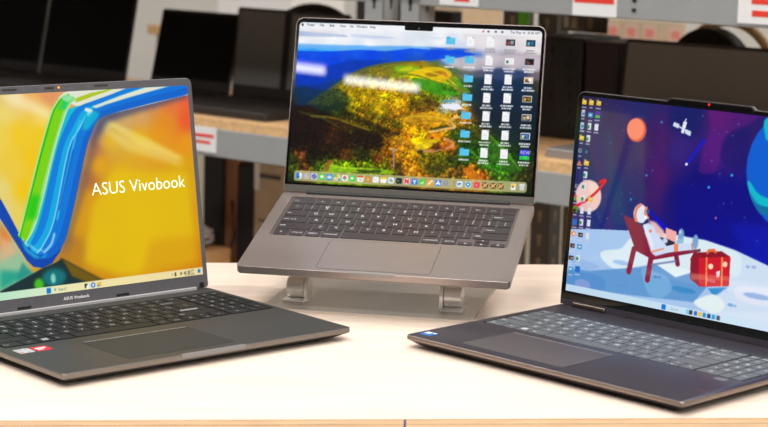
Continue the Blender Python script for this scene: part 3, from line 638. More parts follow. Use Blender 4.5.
('rect',-162.4,-159,135.8,139.6,(37,139,83),1,0.4),
('rect',-161.8,-157.2,131.4,132.8,(199,204,218),0.75,0),
('ell',-169.8,124.2,3.4,3.4,(225,60,40),1,0),
('ell',-170.6,122.9,2.2,2,(60,170,70),1,0),
('ell',-168.5,124.2,1.8,2.5,(245,200,40),1,0),
('ell',-169.8,124.2,1.3,1.3,(50,110,220),1,0),
('rect',-173.5,-166.1,117.3,118.7,(199,204,218),0.75,0),
('rect',-161.6,-156.4,120.8,128.4,(215,221,228),1,0.5),
('rect',-162,-158.6,122.1,125.9,(37,139,83),1,0.4),
('rect',-162.3,-155.8,117.7,119.1,(199,204,218),0.75,0),
('rect',-152.1,-145.3,122.2,127.3,(228,186,37),1,0.6),
('rect',-152.1,-149,125.9,128.5,(213,158,27),1,0.5),
('rect',-150.4,-146.2,124.7,126.8,(232,212,130),1,0),
('rect',-151.5,-145.9,118.2,119.6,(199,204,218),0.75,0),
('rect',-172.3,-165.5,107.7,114.5,(55,139,27),1,0.5),
('rect',-172.3,-168.5,107.7,111.5,(18,37,18),1,0),
('rect',-171.3,-166.6,104.2,105.6,(199,204,218),0.75,0),
('rect',-161.7,-156.7,107.2,114.8,(215,221,228),1,0.5),
('rect',-162.4,-155.9,104.1,105.5,(199,204,218),0.75,0),
('rect',-151.1,-146.1,107.6,115.2,(215,221,228),1,0.5),
('rect',-151.8,-145.4,104.5,105.9,(199,204,218),0.75,0),
('rect',-171.9,-165.1,93.1,99.9,(18,102,195),1,0.5),
('rect',-171.7,-165.3,89.6,91,(199,204,218),0.75,0),
('rect',-161.1,-155.9,93.7,101.3,(215,221,228),1,0.5),
('rect',-161.5,-158.1,95,98.8,(37,139,83),1,0.4),
('rect',-161.8,-155.4,90.6,92,(199,204,218),0.75,0),
('rect',-150.8,-145.8,94.1,101.7,(215,221,228),1,0.5),
('rect',-152,-144.6,91,92.4,(199,204,218),0.75,0),
('ell',-168.8,83.3,3.4,3,(236,130,70),1,0),
('ell',-168,83.3,1.5,1.3,(232,238,246),1,0),
('rect',-172.1,-165.6,76.4,77.8,(199,204,218),0.75,0),
('rect',-161.9,-155.1,80.9,85.7,(37,40,46),1,0.3),
('rect',-159.3,-156,82,84.1,(186,130,83),1,0),
('rect',-162.2,-154.8,76.4,77.8,(199,204,218),0.75,0),
('rect',-150.7,-145.7,79.4,87,(215,221,228),1,0.5),
('rect',-150.5,-145.8,76.3,77.7,(199,204,218),0.75,0),
('rect',-171.9,-165.1,67.1,71.9,(37,40,46),1,0.3),
('rect',-169.3,-166,68.2,70.3,(186,130,83),1,0),
('rect',-172.2,-164.8,62.6,64,(199,204,218),0.75,0),
('rect',-161.7,-154.9,66.9,72.3,(27,148,199),1,0.8),
('rect',-160,-156.6,68.6,70.7,(215,221,228),1,0),
('rect',-160.7,-156,62.5,63.9,(199,204,218),0.75,0),
('rect',-172.2,-165.4,53.1,57.9,(37,40,46),1,0.3),
('rect',-169.6,-166.3,54.2,56.3,(186,130,83),1,0),
('rect',-172.1,-165.6,48.6,50,(199,204,218),0.75,0),
('rect',-161.3,-156.1,52.6,60.2,(215,221,228),1,0.5),
('rect',-161.7,-158.3,53.9,57.7,(37,139,83),1,0.4),
('rect',-162.1,-155.6,49.5,50.9,(199,204,218),0.75,0),
('rect',-171.6,-164.8,39.8,45.2,(27,148,199),1,0.8),
('rect',-169.9,-166.5,41.5,43.6,(215,221,228),1,0),
('rect',-171.4,-164.9,35.4,36.8,(199,204,218),0.75,0),
('rect',-161.5,-154.7,40.5,47.3,(18,102,195),1,0.5),
('rect',-161.8,-154.4,37,38.4,(199,204,218),0.75,0)]

ART_MAC = [
('grid',[(-154,211.5,232,236,242),(-100.4,211,235,238,244),(-24.7,212.6,244,246,250),(62.8,210.9,240,240,244),(148.9,210.4,226,222,228),(-153.1,200.2,190,200,218),(-124.9,198.7,205,210,224),(-93.1,198.7,222,222,232),(-149.8,190.2,246,246,246),(-111.4,189.1,246,246,248),(-61.8,203.6,234,238,246),(-55,197.6,214,222,236),(-60.7,189.9,244,246,248),(-23.3,193.8,246,248,252),(26.4,198.2,244,244,246),(76.1,197.7,225,220,224),(143.7,196.6,222,212,216),(-151.8,183.1,170,205,238),(-110.9,182.9,120,190,235),(-72.9,183.1,110,180,235),(-22.5,183.8,140,190,235),(2.3,186.1,190,214,240),(-151.3,177.5,20,110,225),(-110.4,176.6,10,85,215),(-59.9,178.6,10,85,210),(-22.3,180.1,20,95,215),(27.6,182.1,30,90,210),(52.4,181.8,40,100,210),(70.9,183.8,110,140,205),(-150.4,166.1,10,80,205),(-109.5,165.3,10,75,200),(-59.2,169.9,15,75,190),(-21.8,173.9,20,85,195),(15.5,176.6,35,95,200),(34.4,173.7,90,130,200),(47,171.7,190,190,205),(65.5,172.4,205,195,200),(89.7,178.4,205,196,205),(120.7,174.7,185,170,180),(147.7,173.3,190,180,190),(-146.7,151.2,10,72,180),(-120.8,147.2,10,68,170),(-95.8,152,20,78,170),(-71.1,159.3,40,80,140),(-150.5,134.6,8,60,140),(-132.2,129.1,10,62,135),(-112.9,127.5,20,66,120),(-146.7,119.7,14,46,80),(-124.6,114.4,16,50,80),(-89,146.1,50,80,90),(-70.3,149.4,70,90,70),(-52,157.6,120,120,40),(-33.6,163.4,110,125,50),(-15,166.7,140,130,40),(3.6,168.7,160,130,40),(22.5,165.7,100,110,60),(-20.7,158.9,120,170,20),(-8.4,161.9,200,190,20),(10.5,160.2,215,185,10),(29.3,158.5,190,170,20),(-1.4,152.3,230,200,10),(23.6,150.8,225,190,10),(42.3,149.1,160,170,20),(47.7,161.8,90,110,80),(60.2,159.8,110,110,110),(78.7,160.6,95,95,120),(103.4,159.1,60,75,110),(127.8,160.2,55,75,110),(148.5,161,120,110,120),(67.4,145.3,60,90,60),(85.9,144.8,30,60,90),(110.5,144.6,16,55,100),(134.9,145.7,20,55,85),(153.3,144,110,80,40),(150.5,131.6,40,50,50),(11.9,140.4,120,160,20),(30.7,138.7,60,140,20),(49.2,139.5,70,140,25),(62.2,131.4,90,90,40),(80.6,132.2,35,50,55),(105.6,127.2,20,42,70),(132.7,123.5,24,42,66),(150.4,114.4,18,30,40),(-88.2,136.1,130,120,20),(-69,131.9,150,135,15),(-44.2,138,140,125,25),(-19.4,141.5,165,140,30),(-106.3,124,70,85,50),(-87.2,122.3,90,100,20),(-67.8,116.9,150,130,10),(-43.1,123,175,150,10),(-18.1,124.1,190,150,10),(6.6,127.7,120,120,10),(31.6,126.3,110,130,20),(19.9,115.9,120,90,20),(38.5,115.5,190,190,180),(50.8,117.3,220,220,235),(59.9,110.3,150,120,40),(-148.5,109.6,40,30,24),(-130.2,104.1,60,36,22),(-111.4,107.5,34,44,22),(-92.3,105.8,50,60,16),(-66.7,102,110,100,10),(-41.8,105.7,150,120,8),(-16.9,106.8,190,140,8),(2.1,103.9,110,70,20),(20.6,106,190,140,10),(45.7,102.2,205,160,20),(64.3,100.6,160,110,20),(82.1,111.3,50,45,36),(100.9,104.8,28,40,48),(125.5,103.5,22,36,44),(150.2,98.5,14,24,26),(-141.7,88.5,34,20,16),(-116.5,92.2,44,26,18),(-97.2,88.1,90,60,16),(-77.9,84,100,84,12),(-59.3,87.4,80,70,8),(-40.5,88.3,60,50,10),(-21.6,86.7,120,70,20),(-3,87.6,215,160,15),(21.5,93.7,210,150,20),(40.6,87.2,200,150,20),(53.3,81.6,60,90,20),(71.5,86.2,70,70,20),(89.7,89.5,60,60,26),(114.5,85.8,34,52,30),(145.4,79.9,16,26,18),(-146.3,65.8,20,14,12),(-127.4,69.2,26,16,10),(-102.2,70.4,44,26,10),(-83.1,68.8,60,36,10),(-64.4,72.2,34,28,10),(-45.3,68.2,40,36,8),(-26.6,69.1,150,100,10),(-7.9,70,210,140,10),(10.5,73.4,225,190,10),(29.3,71.8,190,120,10),(48.1,67.8,170,100,20),(66.6,68.7,30,70,16),(85.1,67.2,40,90,16),(109.7,65.9,40,80,20),(134.1,67.1,24,50,16),(-147,43.2,44,60,14),(-138.5,48.7,100,56,24),(-123.1,46.9,26,28,10),(-106.5,45.3,40,40,10),(-88,51.2,70,44,12),(-73.2,54.4,60,60,10),(-56.6,51.5,40,44,8),(-40.2,51.1,90,66,10),(-23.2,56.9,170,110,12),(-2.9,52.9,180,150,12),(18.3,51.5,150,130,16),(36.7,54.9,90,100,16),(55.5,50.9,60,80,20),(71.5,51.7,36,80,14),(92.6,47.9,50,110,20),(111.1,46.4,44,110,20),(135.4,47.6,34,80,16),(148,40.9,60,50,20),(-147.1,28.2,70,90,20),(-130.6,29.1,110,70,30),(-114.4,32.4,90,110,20),(-99.5,35.7,120,170,20),(-80.4,34.1,140,180,20),(-55.3,34.2,130,160,20),(-30.1,33,120,140,24),(-11.6,35.2,90,70,24),(3.1,38.4,210,140,30),(19.4,36.8,170,120,26),(38.1,35.3,120,90,26),(56.7,33.8,110,84,30),(74.8,39.6,210,120,20),(87.5,32.9,180,100,30),(111.9,34.2,70,110,24),(136.5,30.6,60,70,20),(144.4,21.3,20,34,16),(-146.3,18.3,30,40,16),(-10.5,20.4,40,36,18)],4),
('poly',[(-161.7,211.2),(0.3,214.7),(156.1,213.1),(157.7,188.5),(64.4,188.5),(-22.9,188.8),(-159.5,184.1)],(243,244,247),0.8,0,1.5),
('poly',[(50.3,211.6),(156.2,211.9),(157.9,184.8),(64.6,184.8)],(224,218,222),0.7,0,3),
('poly',[(-161,202.4),(-127.7,201.8),(-93.2,199.9),(-86.6,197),(-124.7,196.2),(-160.5,196.1)],(178,192,218),0.8,0,1),
('poly',[(-138.1,204.5),(-106.2,203.8),(-99.6,201.6),(-135.3,200.8)],(226,220,226),0.8,0,1),
('poly',[(-86.9,201.4),(-42.6,200),(-26.1,198.1),(-54.9,196.4),(-84.1,197.1)],(208,216,234),0.8,0,1),
('poly',[(1.2,202.3),(32.4,201),(26.5,197.6),(-1.1,198.4)],(226,230,240),0.8,0,1),
('poly',[(-159.7,186.6),(-111.2,186.6),(-47.9,187.2),(14.6,189.1),(15.1,182.8),(-159.1,178.4)],(120,184,238),0.75,0,1.2),
('poly',[(27.9,177.1),(55,180.7),(79.9,178),(107.9,182.8),(148.5,180.8),(149.6,163.6),(102.9,166.5),(66.3,161.3),(41.1,166.5)],(208,200,206),0.75,1,2.5),
('poly',[(-152.7,178.7),(-133.7,180.7),(-104.2,178.7),(-72.8,181.9),(-41.2,181.2),(-7.7,186.3),(8.6,185.7),(27.4,184.6),(45.9,185.9),(64.7,183.6),(72.3,181.4),(46.6,176),(15.8,172.9),(-21.3,167.6),(-64.7,158.4),(-95.3,145.8),(-120.1,137.2),(-150.2,130.9)],(10,80,212),0.8,0,1),
('poly',[(-152.9,180.9),(-123.5,181.1),(-91.7,180.5),(-110.5,178.1),(-152.6,177.4)],(90,190,240),0.7,0,0.8),
('poly',[(-151.8,151),(-131.8,156.8),(-109.1,160.3),(-84.4,168.8),(-61.7,169.7),(-31.5,169.7),(-56.2,162.5),(-80.6,151.4),(-100.7,133),(-121.2,119.6),(-133.1,109),(-148.4,108.3)],(10,58,150),0.6,0,2),
('poly',[(-135.9,111.4),(-121.4,122.1),(-107,132.7),(-92.6,143.4),(-83,150.1),(-63.6,160.3),(-41.3,166.2),(-21.5,169.5),(3.5,170.5),(26.1,168.3),(4.4,157.5),(-25.1,151.3),(-44.4,140.4),(-81.4,128.8),(-105.3,110.3)],(140,124,30),0.55,0,1.2),
('poly',[(-152.4,110.7),(-128,109.2),(-98,98.1),(-76,91.6),(-59.1,84.9),(-39.8,78.4),(-29.1,69),(-38.3,58.6),(-75.9,56.7),(-112.8,44.9),(-148.9,50.6)],(28,16,10),0.55,0,3),
('poly',[(66.9,152.7),(85.2,154.7),(110.2,149.6),(128.2,155.3),(152.8,151.4),(153.1,92.5),(143.8,67.6),(108.9,78.1),(82.7,101.5),(66.3,125.4)],(18,42,62),0.5,0,3),
('poly',[(-94,128.3),(-79.6,138.9),(-57.2,142.4),(-19.2,139),(13,125.5),(-1.4,100.1),(-21.3,81.8),(-50.9,92.8),(-76.8,101.6)],(185,152,8),0.5,0,4),
('poly',[(-15.9,59.7),(10.9,68.4),(42.5,60.1),(37.6,42.6),(7.2,33.7),(-14.6,42.5)],(215,150,14),0.4,0,4),
('poly',[(-94.4,100.8),(-71,91.8),(-45.2,84.3),(-24.3,71.7),(-14.8,79.6),(-30.2,83.8),(-56.1,95),(-79.5,103.9)],(34,32,8),0.6,1,2),
('poly',[(-77.5,111.5),(-51.8,105.2),(-26.3,98.9),(-10.6,89.7),(-20.4,86.8),(-46.3,98),(-71.9,104.3)],(70,66,10),0.5,1,2),
('poly',[(-150.4,133.4),(-122,129.6),(-94.2,130.8),(-80.6,118.9),(-97.1,103.1),(-128,109.2),(-151.1,110.7)],(24,52,48),0.55,1,3),
('poly',[(-8,122.1),(19.4,123.3),(32.3,116.5),(17.9,108.4),(-1.9,107.5)],(70,56,20),0.5,1,1.5),
('poly',[(17.6,61.4),(44.1,55.3),(52.5,40.9),(26.1,29.7),(10.2,43.7)],(60,72,16),0.5,1,3),
('mactrees',),
('tone',1.18,1.1),
('line',[(-127.1,96.7),(-99,95.5),(-75.8,89.1),(-52.7,82.7)],1.6,(150,128,20),0.55,1,0.8),
('line',[(-142.7,101),(-114.2,94.8),(-90.5,83.4)],1.2,(60,80,24),0.6,1,0.8),
('poly',[(-27.2,162.4),(-8.6,164.4),(4.1,162.5),(-5.5,157.1),(-23,156.3)],(120,185,20),0.8,1,0.8),
('poly',[(-18.3,160.9),(-6,163.3),(-8.1,158.2),(-20.6,157.7)],(220,200,10),0.8,1,0.8),
('poly',[(1.8,159.9),(23.9,164.5),(44.3,156.7),(30.3,143.7),(10.1,147.8),(-10.3,154.4)],(236,196,8),0.8,1,0.8),
('poly',[(10.8,155.3),(29.2,159.8),(36.9,156.4),(19.8,151.9)],(150,110,20),0.8,1,0.8),
('poly',[(-5,149.6),(25.2,145.9),(35.8,136.5),(58.4,132.5),(31.3,130.1),(5.9,137.6)],(60,150,20),0.85,1,0.8),
('poly',[(34.2,158.7),(50.1,144.5),(63.1,135.2),(53.2,136),(40,146.6),(30.5,158.6)],(214,120,40),0.85,1,0.8),
('poly',[(37.4,148.9),(58.2,135),(68.1,135.4),(49.8,149.5)],(90,150,26),0.8,1,0.8),
('poly',[(33.3,119),(54.3,119.9),(62.1,114.1),(51.1,112.4),(37.4,113.6)],(236,238,248),1,0,0.4),
('poly',[(33,123.6),(50.3,124),(51.7,121.8),(34.4,121.5)],(60,160,200),0.9,0,0.3),
('poly',[(-6.5,102.3),(14.2,108.2),(37.9,106.8),(48.2,101.1),(33.9,94.3),(6.6,93),(-11.1,95.9)],(220,165,20),0.7,1,1.5),
('poly',[(22,86.3),(34,91.8),(46.4,92.4),(39.4,85.9)],(50,66,14),0.85,1,0.6),
('line',[(22.2,83.8),(40.5,88.4),(52.6,91.4),(46,97.3),(48.2,101.1),(55.5,103.9)],1.6,(226,180,110),0.9,1,0.4),
('line',[(8.9,60.9),(23.9,60.4),(38.5,63.6),(50.6,67.9),(50.2,72.8),(41.3,76.1)],2,(214,150,90),0.9,1,0.5),
('poly',[(3.8,63.2),(10.7,70.9),(25.3,75.3),(35.3,74.6),(25.9,66.7),(17.5,62.6)],(232,205,20),0.8,1,1),
('poly',[(-97.1,38.3),(-80.5,35.4),(-49.1,35.7),(-21.4,33.4),(-23.6,29.6),(-61.2,30.2),(-98.9,28.2),(-109.1,28.9)],(140,190,24),0.85,1,1),
('poly',[(-102.6,43),(-95,43.3),(-101.5,29.3),(-109.1,28.9)],(150,90,40),0.8,0,1),
('poly',[(-64,34),(-36.5,33.9),(-38.7,30.1),(-61.2,30.2)],(40,54,14),0.8,1,0.6),
('ell',-79.2,51.6,8.7,7.8,(84,46,14),0.4,2.4),
('ell',-78,51.7,1.7,1.5,(50,27,8),0.7,0.4),
('ell',-80.8,50.3,1.7,1.5,(84,46,14),0.7,0.4),
('ell',-79.2,54,1.7,1.5,(113,62,18),0.7,0.4),
('ell',-77,49.5,1.6,1.5,(67,36,11),0.7,0.4),
('ell',-83,52,1.6,1.5,(50,27,8),0.7,0.4),
('ell',-75.8,53.7,1.6,1.5,(84,46,14),0.7,0.4),
('ell',-80.1,47.8,1.6,1.5,(113,62,18),0.7,0.4),
('ell',-81.8,55.1,1.7,1.5,(67,36,11),0.7,0.4),
('ell',-74.2,50.3,1.6,1.5,(50,27,8),0.7,0.4),
('ell',-84.2,49.6,1.6,1.5,(84,46,14),0.7,0.4),
('ell',-77.1,56.1,1.6,1.5,(113,62,18),0.7,0.4),
('ell',-77,46.8,1.6,1.5,(67,36,11),0.7,0.4),
('ell',-84.9,54,1.6,1.5,(50,27,8),0.7,0.4),
('ell',-72.9,53.1,1.6,1.5,(84,46,14),0.7,0.4),
('ell',-82.8,46.7,1.6,1.5,(113,62,18),0.7,0.4),
('ell',-63.3,57.4,6.3,5.5,(44,50,12),0.4,2.4),
('ell',-62.2,57.4,1.6,1.5,(26,30,7),0.7,0.4),
('ell',-64.6,56.2,1.6,1.5,(44,50,12),0.7,0.4),
('ell',-63.3,59.4,1.7,1.5,(59,67,16),0.7,0.4),
('ell',-61.4,55.6,1.6,1.5,(35,40,9),0.7,0.4),
('ell',-66.5,57.7,1.6,1.5,(26,30,7),0.7,0.4),
('ell',-60.4,59.1,1.6,1.5,(44,50,12),0.7,0.4),
('ell',-64.1,54.2,1.7,1.5,(59,67,16),0.7,0.4),
('ell',-65.5,60.4,1.7,1.4,(35,40,9),0.7,0.4),
('ell',-59.1,56.3,1.7,1.5,(26,30,7),0.7,0.4),
('ell',-67.5,55.7,1.6,1.4,(44,50,12),0.7,0.4),
('ell',-61.5,61.2,1.6,1.5,(59,67,16),0.7,0.4),
('ell',-100.9,70.5,10.1,8.9,(60,34,14),0.4,2.4),
('ell',-99.5,70.5,1.6,1.5,(36,20,8),0.7,0.4),
('ell',-102.5,69.1,1.6,1.4,(60,34,14),0.7,0.4),
('ell',-100.8,73,1.6,1.5,(81,45,18),0.7,0.4),
('ell',-98.5,68.2,1.6,1.5,(48,27,11),0.7,0.4),
('ell',-105,70.9,1.7,1.5,(36,20,8),0.7,0.4),
('ell',-97.3,72.7,1.7,1.5,(60,34,14),0.7,0.4),
('ell',-101.9,66.4,1.7,1.5,(81,45,18),0.7,0.4),
('ell',-103.6,74.3,1.6,1.5,(48,27,11),0.7,0.4),
('ell',-95.5,69.1,1.6,1.5,(36,20,8),0.7,0.4),
('ell',-106.2,68.3,1.6,1.5,(60,34,14),0.7,0.4),
('ell',-98.6,75.3,1.6,1.5,(81,45,18),0.7,0.4),
('ell',-98.5,65.4,1.6,1.4,(48,27,11),0.7,0.4),
('ell',-107,73.1,1.6,1.4,(36,20,8),0.7,0.4),
('ell',-94.1,72.1,1.6,1.5,(60,34,14),0.7,0.4),
('ell',-104.7,65.2,1.6,1.5,(81,45,18),0.7,0.4),
('ell',-102.4,76.7,1.7,1.5,(48,27,11),0.7,0.4),
('ell',-94.6,66.5,1.6,1.5,(36,20,8),0.7,0.4),
('ell',-135.9,47.5,5.1,4.5,(140,76,40),0.4,2.4),
('ell',-134.9,47.6,1.6,1.5,(84,45,24),0.7,0.4),
('ell',-137.1,46.5,1.7,1.5,(140,76,40),0.7,0.4),
('ell',-135.9,49.3,1.7,1.5,(189,102,54),0.7,0.4),
('ell',-134.2,45.9,1.6,1.5,(112,60,32),0.7,0.4),
('ell',-138.8,47.8,1.7,1.5,(84,45,24),0.7,0.4),
('ell',-133.3,49.1,1.6,1.5,(140,76,40),0.7,0.4),
('ell',-136.6,44.7,1.7,1.5,(189,102,54),0.7,0.4),
('ell',-137.8,50.2,1.6,1.5,(112,60,32),0.7,0.4),
('ell',-121.1,37,5.1,4.5,(30,36,12),0.4,2.4),
('ell',-120.1,37.1,1.6,1.5,(18,21,7),0.7,0.4),
('ell',-122.3,36,1.7,1.5,(30,36,12),0.7,0.4),
('ell',-121.1,38.9,1.7,1.4,(40,48,16),0.7,0.4),
('ell',-119.4,35.4,1.6,1.5,(24,28,9),0.7,0.4),
('ell',-124,37.3,1.7,1.5,(18,21,7),0.7,0.4),
('ell',-118.5,38.6,1.6,1.5,(30,36,12),0.7,0.4),
('ell',-121.8,34.2,1.7,1.5,(40,48,16),0.7,0.4),
('ell',-123,39.7,1.6,1.5,(24,28,9),0.7,0.4),
('ell',-40.1,48.6,5,4.4,(130,60,20),0.4,2.4),
('ell',-39.1,48.6,1.6,1.5,(78,36,12),0.7,0.4),
('ell',-41.2,47.6,1.6,1.5,(130,60,20),0.7,0.4),
('ell',-40,50.4,1.6,1.5,(175,81,27),0.7,0.4),
('ell',-38.4,47,1.6,1.5,(104,48,16),0.7,0.4),
('ell',-42.9,48.9,1.6,1.5,(78,36,12),0.7,0.4),
('ell',-37.5,50.2,1.6,1.4,(130,60,20),0.7,0.4),
('ell',-40.7,45.8,1.6,1.4,(175,81,27),0.7,0.4),
('ell',-42,51.3,1.7,1.4,(104,48,16),0.7,0.4),
('ell',1,33.4,8.7,7.7,(226,150,30),0.4,2.4),
('ell',2.3,33.4,1.6,1.5,(135,90,18),0.7,0.4),
('ell',-0.5,32.1,1.6,1.4,(226,150,30),0.7,0.4),
('ell',1.1,35.7,1.6,1.5,(255,202,40),0.7,0.4),
('ell',3.2,31.3,1.6,1.4,(180,120,24),0.7,0.4),
('ell',-2.7,33.7,1.6,1.5,(135,90,18),0.7,0.4),
('ell',4.4,35.4,1.6,1.5,(226,150,30),0.7,0.4),
('ell',0.1,29.6,1.6,1.5,(255,202,40),0.7,0.4),
('ell',-1.5,36.9,1.6,1.5,(180,120,24),0.7,0.4),
('ell',6,32.1,1.6,1.5,(135,90,18),0.7,0.4),
('ell',-3.9,31.4,1.6,1.4,(226,150,30),0.7,0.4),
('ell',3.1,37.9,1.6,1.4,(255,202,40),0.7,0.4),
('ell',3.2,28.6,1.6,1.5,(180,120,24),0.7,0.4),
('ell',-4.6,35.7,1.6,1.5,(135,90,18),0.7,0.4),
('ell',7.3,34.9,1.6,1.4,(226,150,30),0.7,0.4),
('ell',-2.5,28.5,1.6,1.5,(255,202,40),0.7,0.4),
('ell',-8.9,66.2,10,8.9,(206,140,20),0.4,2.4),
('ell',-7.5,66.3,1.6,1.5,(123,84,12),0.7,0.4),
('ell',-10.5,64.8,1.6,1.5,(206,140,20),0.7,0.4),
('ell',-8.8,68.8,1.6,1.5,(255,189,27),0.7,0.4),
('ell',-6.5,64,1.6,1.5,(164,112,16),0.7,0.4),
('ell',-12.9,66.6,1.6,1.5,(123,84,12),0.7,0.4),
('ell',-5.3,68.4,1.6,1.5,(206,140,20),0.7,0.4),
('ell',-9.8,62.2,1.6,1.5,(255,189,27),0.7,0.4),
('ell',-11.5,70,1.6,1.5,(164,112,16),0.7,0.4),
('ell',-3.6,64.9,1.6,1.5,(123,84,12),0.7,0.4),
('ell',-14.1,64.1,1.6,1.5,(206,140,20),0.7,0.4),
('ell',-6.6,71.1,1.6,1.4,(255,189,27),0.7,0.4),
('ell',-6.6,61.2,1.6,1.4,(164,112,16),0.7,0.4),
('ell',-14.9,68.8,1.6,1.5,(123,84,12),0.7,0.4),
('ell',-2.2,67.8,1.7,1.5,(206,140,20),0.7,0.4),
('ell',-12.7,61.1,1.7,1.4,(255,189,27),0.7,0.4),
('ell',-10.3,72.4,1.6,1.5,(164,112,16),0.7,0.4),
('ell',-2.7,62.3,1.6,1.5,(123,84,12),0.7,0.4),
('ell',-20.5,71.9,7.4,6.6,(200,140,16),0.4,2.4),
('ell',-19.4,71.9,1.7,1.5,(120,84,9),0.7,0.4),
('ell',-21.9,70.6,1.6,1.5,(200,140,16),0.7,0.4),
('ell',-20.5,74.1,1.7,1.4,(255,189,21),0.7,0.4),
('ell',-18.5,69.9,1.6,1.5,(160,112,12),0.7,0.4),
('ell',-24,72.2,1.6,1.5,(120,84,9),0.7,0.4),
('ell',-17.4,73.8,1.6,1.5,(200,140,16),0.7,0.4),
('ell',-21.4,68.4,1.7,1.5,(255,189,21),0.7,0.4),
('ell',-22.8,75.1,1.6,1.5,(160,112,12),0.7,0.4),
('ell',-15.9,70.7,1.6,1.5,(120,84,9),0.7,0.4),
('ell',-25.1,70,1.6,1.5,(200,140,16),0.7,0.4),
('ell',-18.6,76,1.7,1.5,(255,189,21),0.7,0.4),
('ell',-18.5,67.5,1.6,1.4,(160,112,12),0.7,0.4),
('ell',-25.7,74.1,1.6,1.5,(120,84,9),0.7,0.4),
('ell',27.9,39.7,8.6,7.7,(60,64,14),0.4,2.4),
('ell',29.1,39.7,1.6,1.5,(36,38,8),0.7,0.4),
('ell',26.4,38.4,1.6,1.4,(60,64,14),0.7,0.4),
('ell',27.9,42,1.6,1.5,(81,86,18),0.7,0.4),
('ell',30,37.6,1.6,1.4,(48,51,11),0.7,0.4),
('ell',24.1,40,1.6,1.5,(36,38,8),0.7,0.4),
('ell',31.2,41.7,1.6,1.5,(60,64,14),0.7,0.4),
('ell',27,36,1.6,1.4,(81,86,18),0.7,0.4),
('ell',25.4,43.2,1.6,1.5,(48,51,11),0.7,0.4),
('ell',32.8,38.4,1.6,1.5,(36,38,8),0.7,0.4),
('ell',23,37.7,1.6,1.4,(60,64,14),0.7,0.4),
('ell',30,44.2,1.6,1.4,(81,86,18),0.7,0.4),
('ell',30,35,1.6,1.4,(48,51,11),0.7,0.4),
('ell',22.3,42,1.6,1.5,(36,38,8),0.7,0.4),
('ell',34.1,41.2,1.6,1.4,(60,64,14),0.7,0.4),
('ell',24.3,34.8,1.6,1.5,(81,86,18),0.7,0.4),
('ell',-48.1,55.6,5,4.5,(80,70,14),0.4,2.4),
('ell',-47.2,55.7,1.7,1.5,(48,42,8),0.7,0.4),
('ell',-49.3,54.6,1.7,1.5,(80,70,14),0.7,0.4),
('ell',-48.1,57.4,1.7,1.5,(108,94,18),0.7,0.4),
('ell',-46.4,54,1.6,1.5,(64,56,11),0.7,0.4),
('ell',-51,55.9,1.7,1.5,(48,42,8),0.7,0.4),
('ell',-45.5,57.2,1.6,1.5,(80,70,14),0.7,0.4),
('ell',-48.8,52.8,1.6,1.5,(108,94,18),0.7,0.4),
('ell',-50,58.3,1.6,1.5,(64,56,11),0.7,0.4),
('ell',11.6,58.6,3.7,3.3,(40,50,12),0.4,2.4),
('ell',12.4,58.6,1.6,1.5,(24,30,7),0.7,0.4),
('ell',10.6,57.7,1.6,1.5,(40,50,12),0.7,0.4),
('ell',11.7,60.1,1.6,1.5,(54,67,16),0.7,0.4),
('ell',13,57.2,1.6,1.5,(32,40,9),0.7,0.4),
('ell',9.2,58.8,1.6,1.5,(24,30,7),0.7,0.4),
('ell',13.8,59.9,1.6,1.5,(40,50,12),0.7,0.4),
('ell',30.9,65.7,6.2,5.6,(80,44,16),0.4,2.4),
('ell',32,65.8,1.6,1.4,(48,26,9),0.7,0.4),
('ell',29.7,64.6,1.6,1.5,(80,44,16),0.7,0.4),
('ell',31,67.7,1.6,1.5,(108,59,21),0.7,0.4),
('ell',32.8,63.9,1.6,1.5,(64,35,12),0.7,0.4),
('ell',27.8,66,1.6,1.5,(48,26,9),0.7,0.4),
('ell',33.8,67.4,1.6,1.5,(80,44,16),0.7,0.4),
('ell',30.2,62.6,1.6,1.4,(108,59,21),0.7,0.4),
('ell',28.8,68.7,1.7,1.5,(64,35,12),0.7,0.4),
('ell',35.1,64.7,1.6,1.4,(48,26,9),0.7,0.4),
('ell',26.8,64,1.6,1.5,(80,44,16),0.7,0.4),
('ell',32.7,69.5,1.6,1.5,(108,59,21),0.7,0.4),
('ell',39.7,64.9,3.7,3.3,(190,90,20),0.4,2.4),
('ell',40.5,65,1.6,1.4,(114,54,12),0.7,0.4),
('ell',38.7,64.1,1.6,1.4,(190,90,20),0.7,0.4),
('ell',39.7,66.5,1.6,1.4,(255,121,27),0.7,0.4),
('ell',41.1,63.5,1.6,1.5,(152,72,16),0.7,0.4),
('ell',37.2,65.2,1.6,1.4,(114,54,12),0.7,0.4),
('ell',41.9,66.3,1.6,1.4,(190,90,20),0.7,0.4),
('poly',[(91.6,79.8),(106.6,75.6),(125,56.9),(138.1,42.9),(117.5,41.8),(98.2,55.5)],(64,130,24),0.5,1,3),
('line',[(73,64.1),(96.4,45.6),(111.6,39.1)],1.6,(70,150,30),0.7,1,1),
('poly',[(67.6,36.8),(76.7,47.1),(79.8,37.4),(95.2,28.4),(75.6,27.4)],(232,130,20),0.7,0,1.5),
('line',[(-21.6,60.7),(-19.3,38.5)],0.9,(150,150,150),0.9,0,0),
('line',[(-24.1,60.5),(-17.8,60.2)],0.9,(160,160,150),0.9,0,0),
('line',[(-20.3,154),(2.3,152.4),(25.2,145.9),(42.9,141.7)],1.1,(70,120,20),0.7,1,0.5),
('line',[(-3.2,159.7),(16.9,158),(37.2,151.4),(49,143.2)],0.9,(250,214,30),0.7,1,0.5),
('line',[(-23.2,158.8),(-10.8,160.6),(1.8,159.9)],0.9,(170,210,30),0.7,1,0.5),
('line',[(-8.8,99.7),(13.3,103.2),(38.4,100.7)],1,(245,196,40),0.7,1,0.5),
('line',[(-5.9,93.6),(18.7,97.3),(43.6,97.2)],0.8,(150,110,16),0.7,1,0.5),
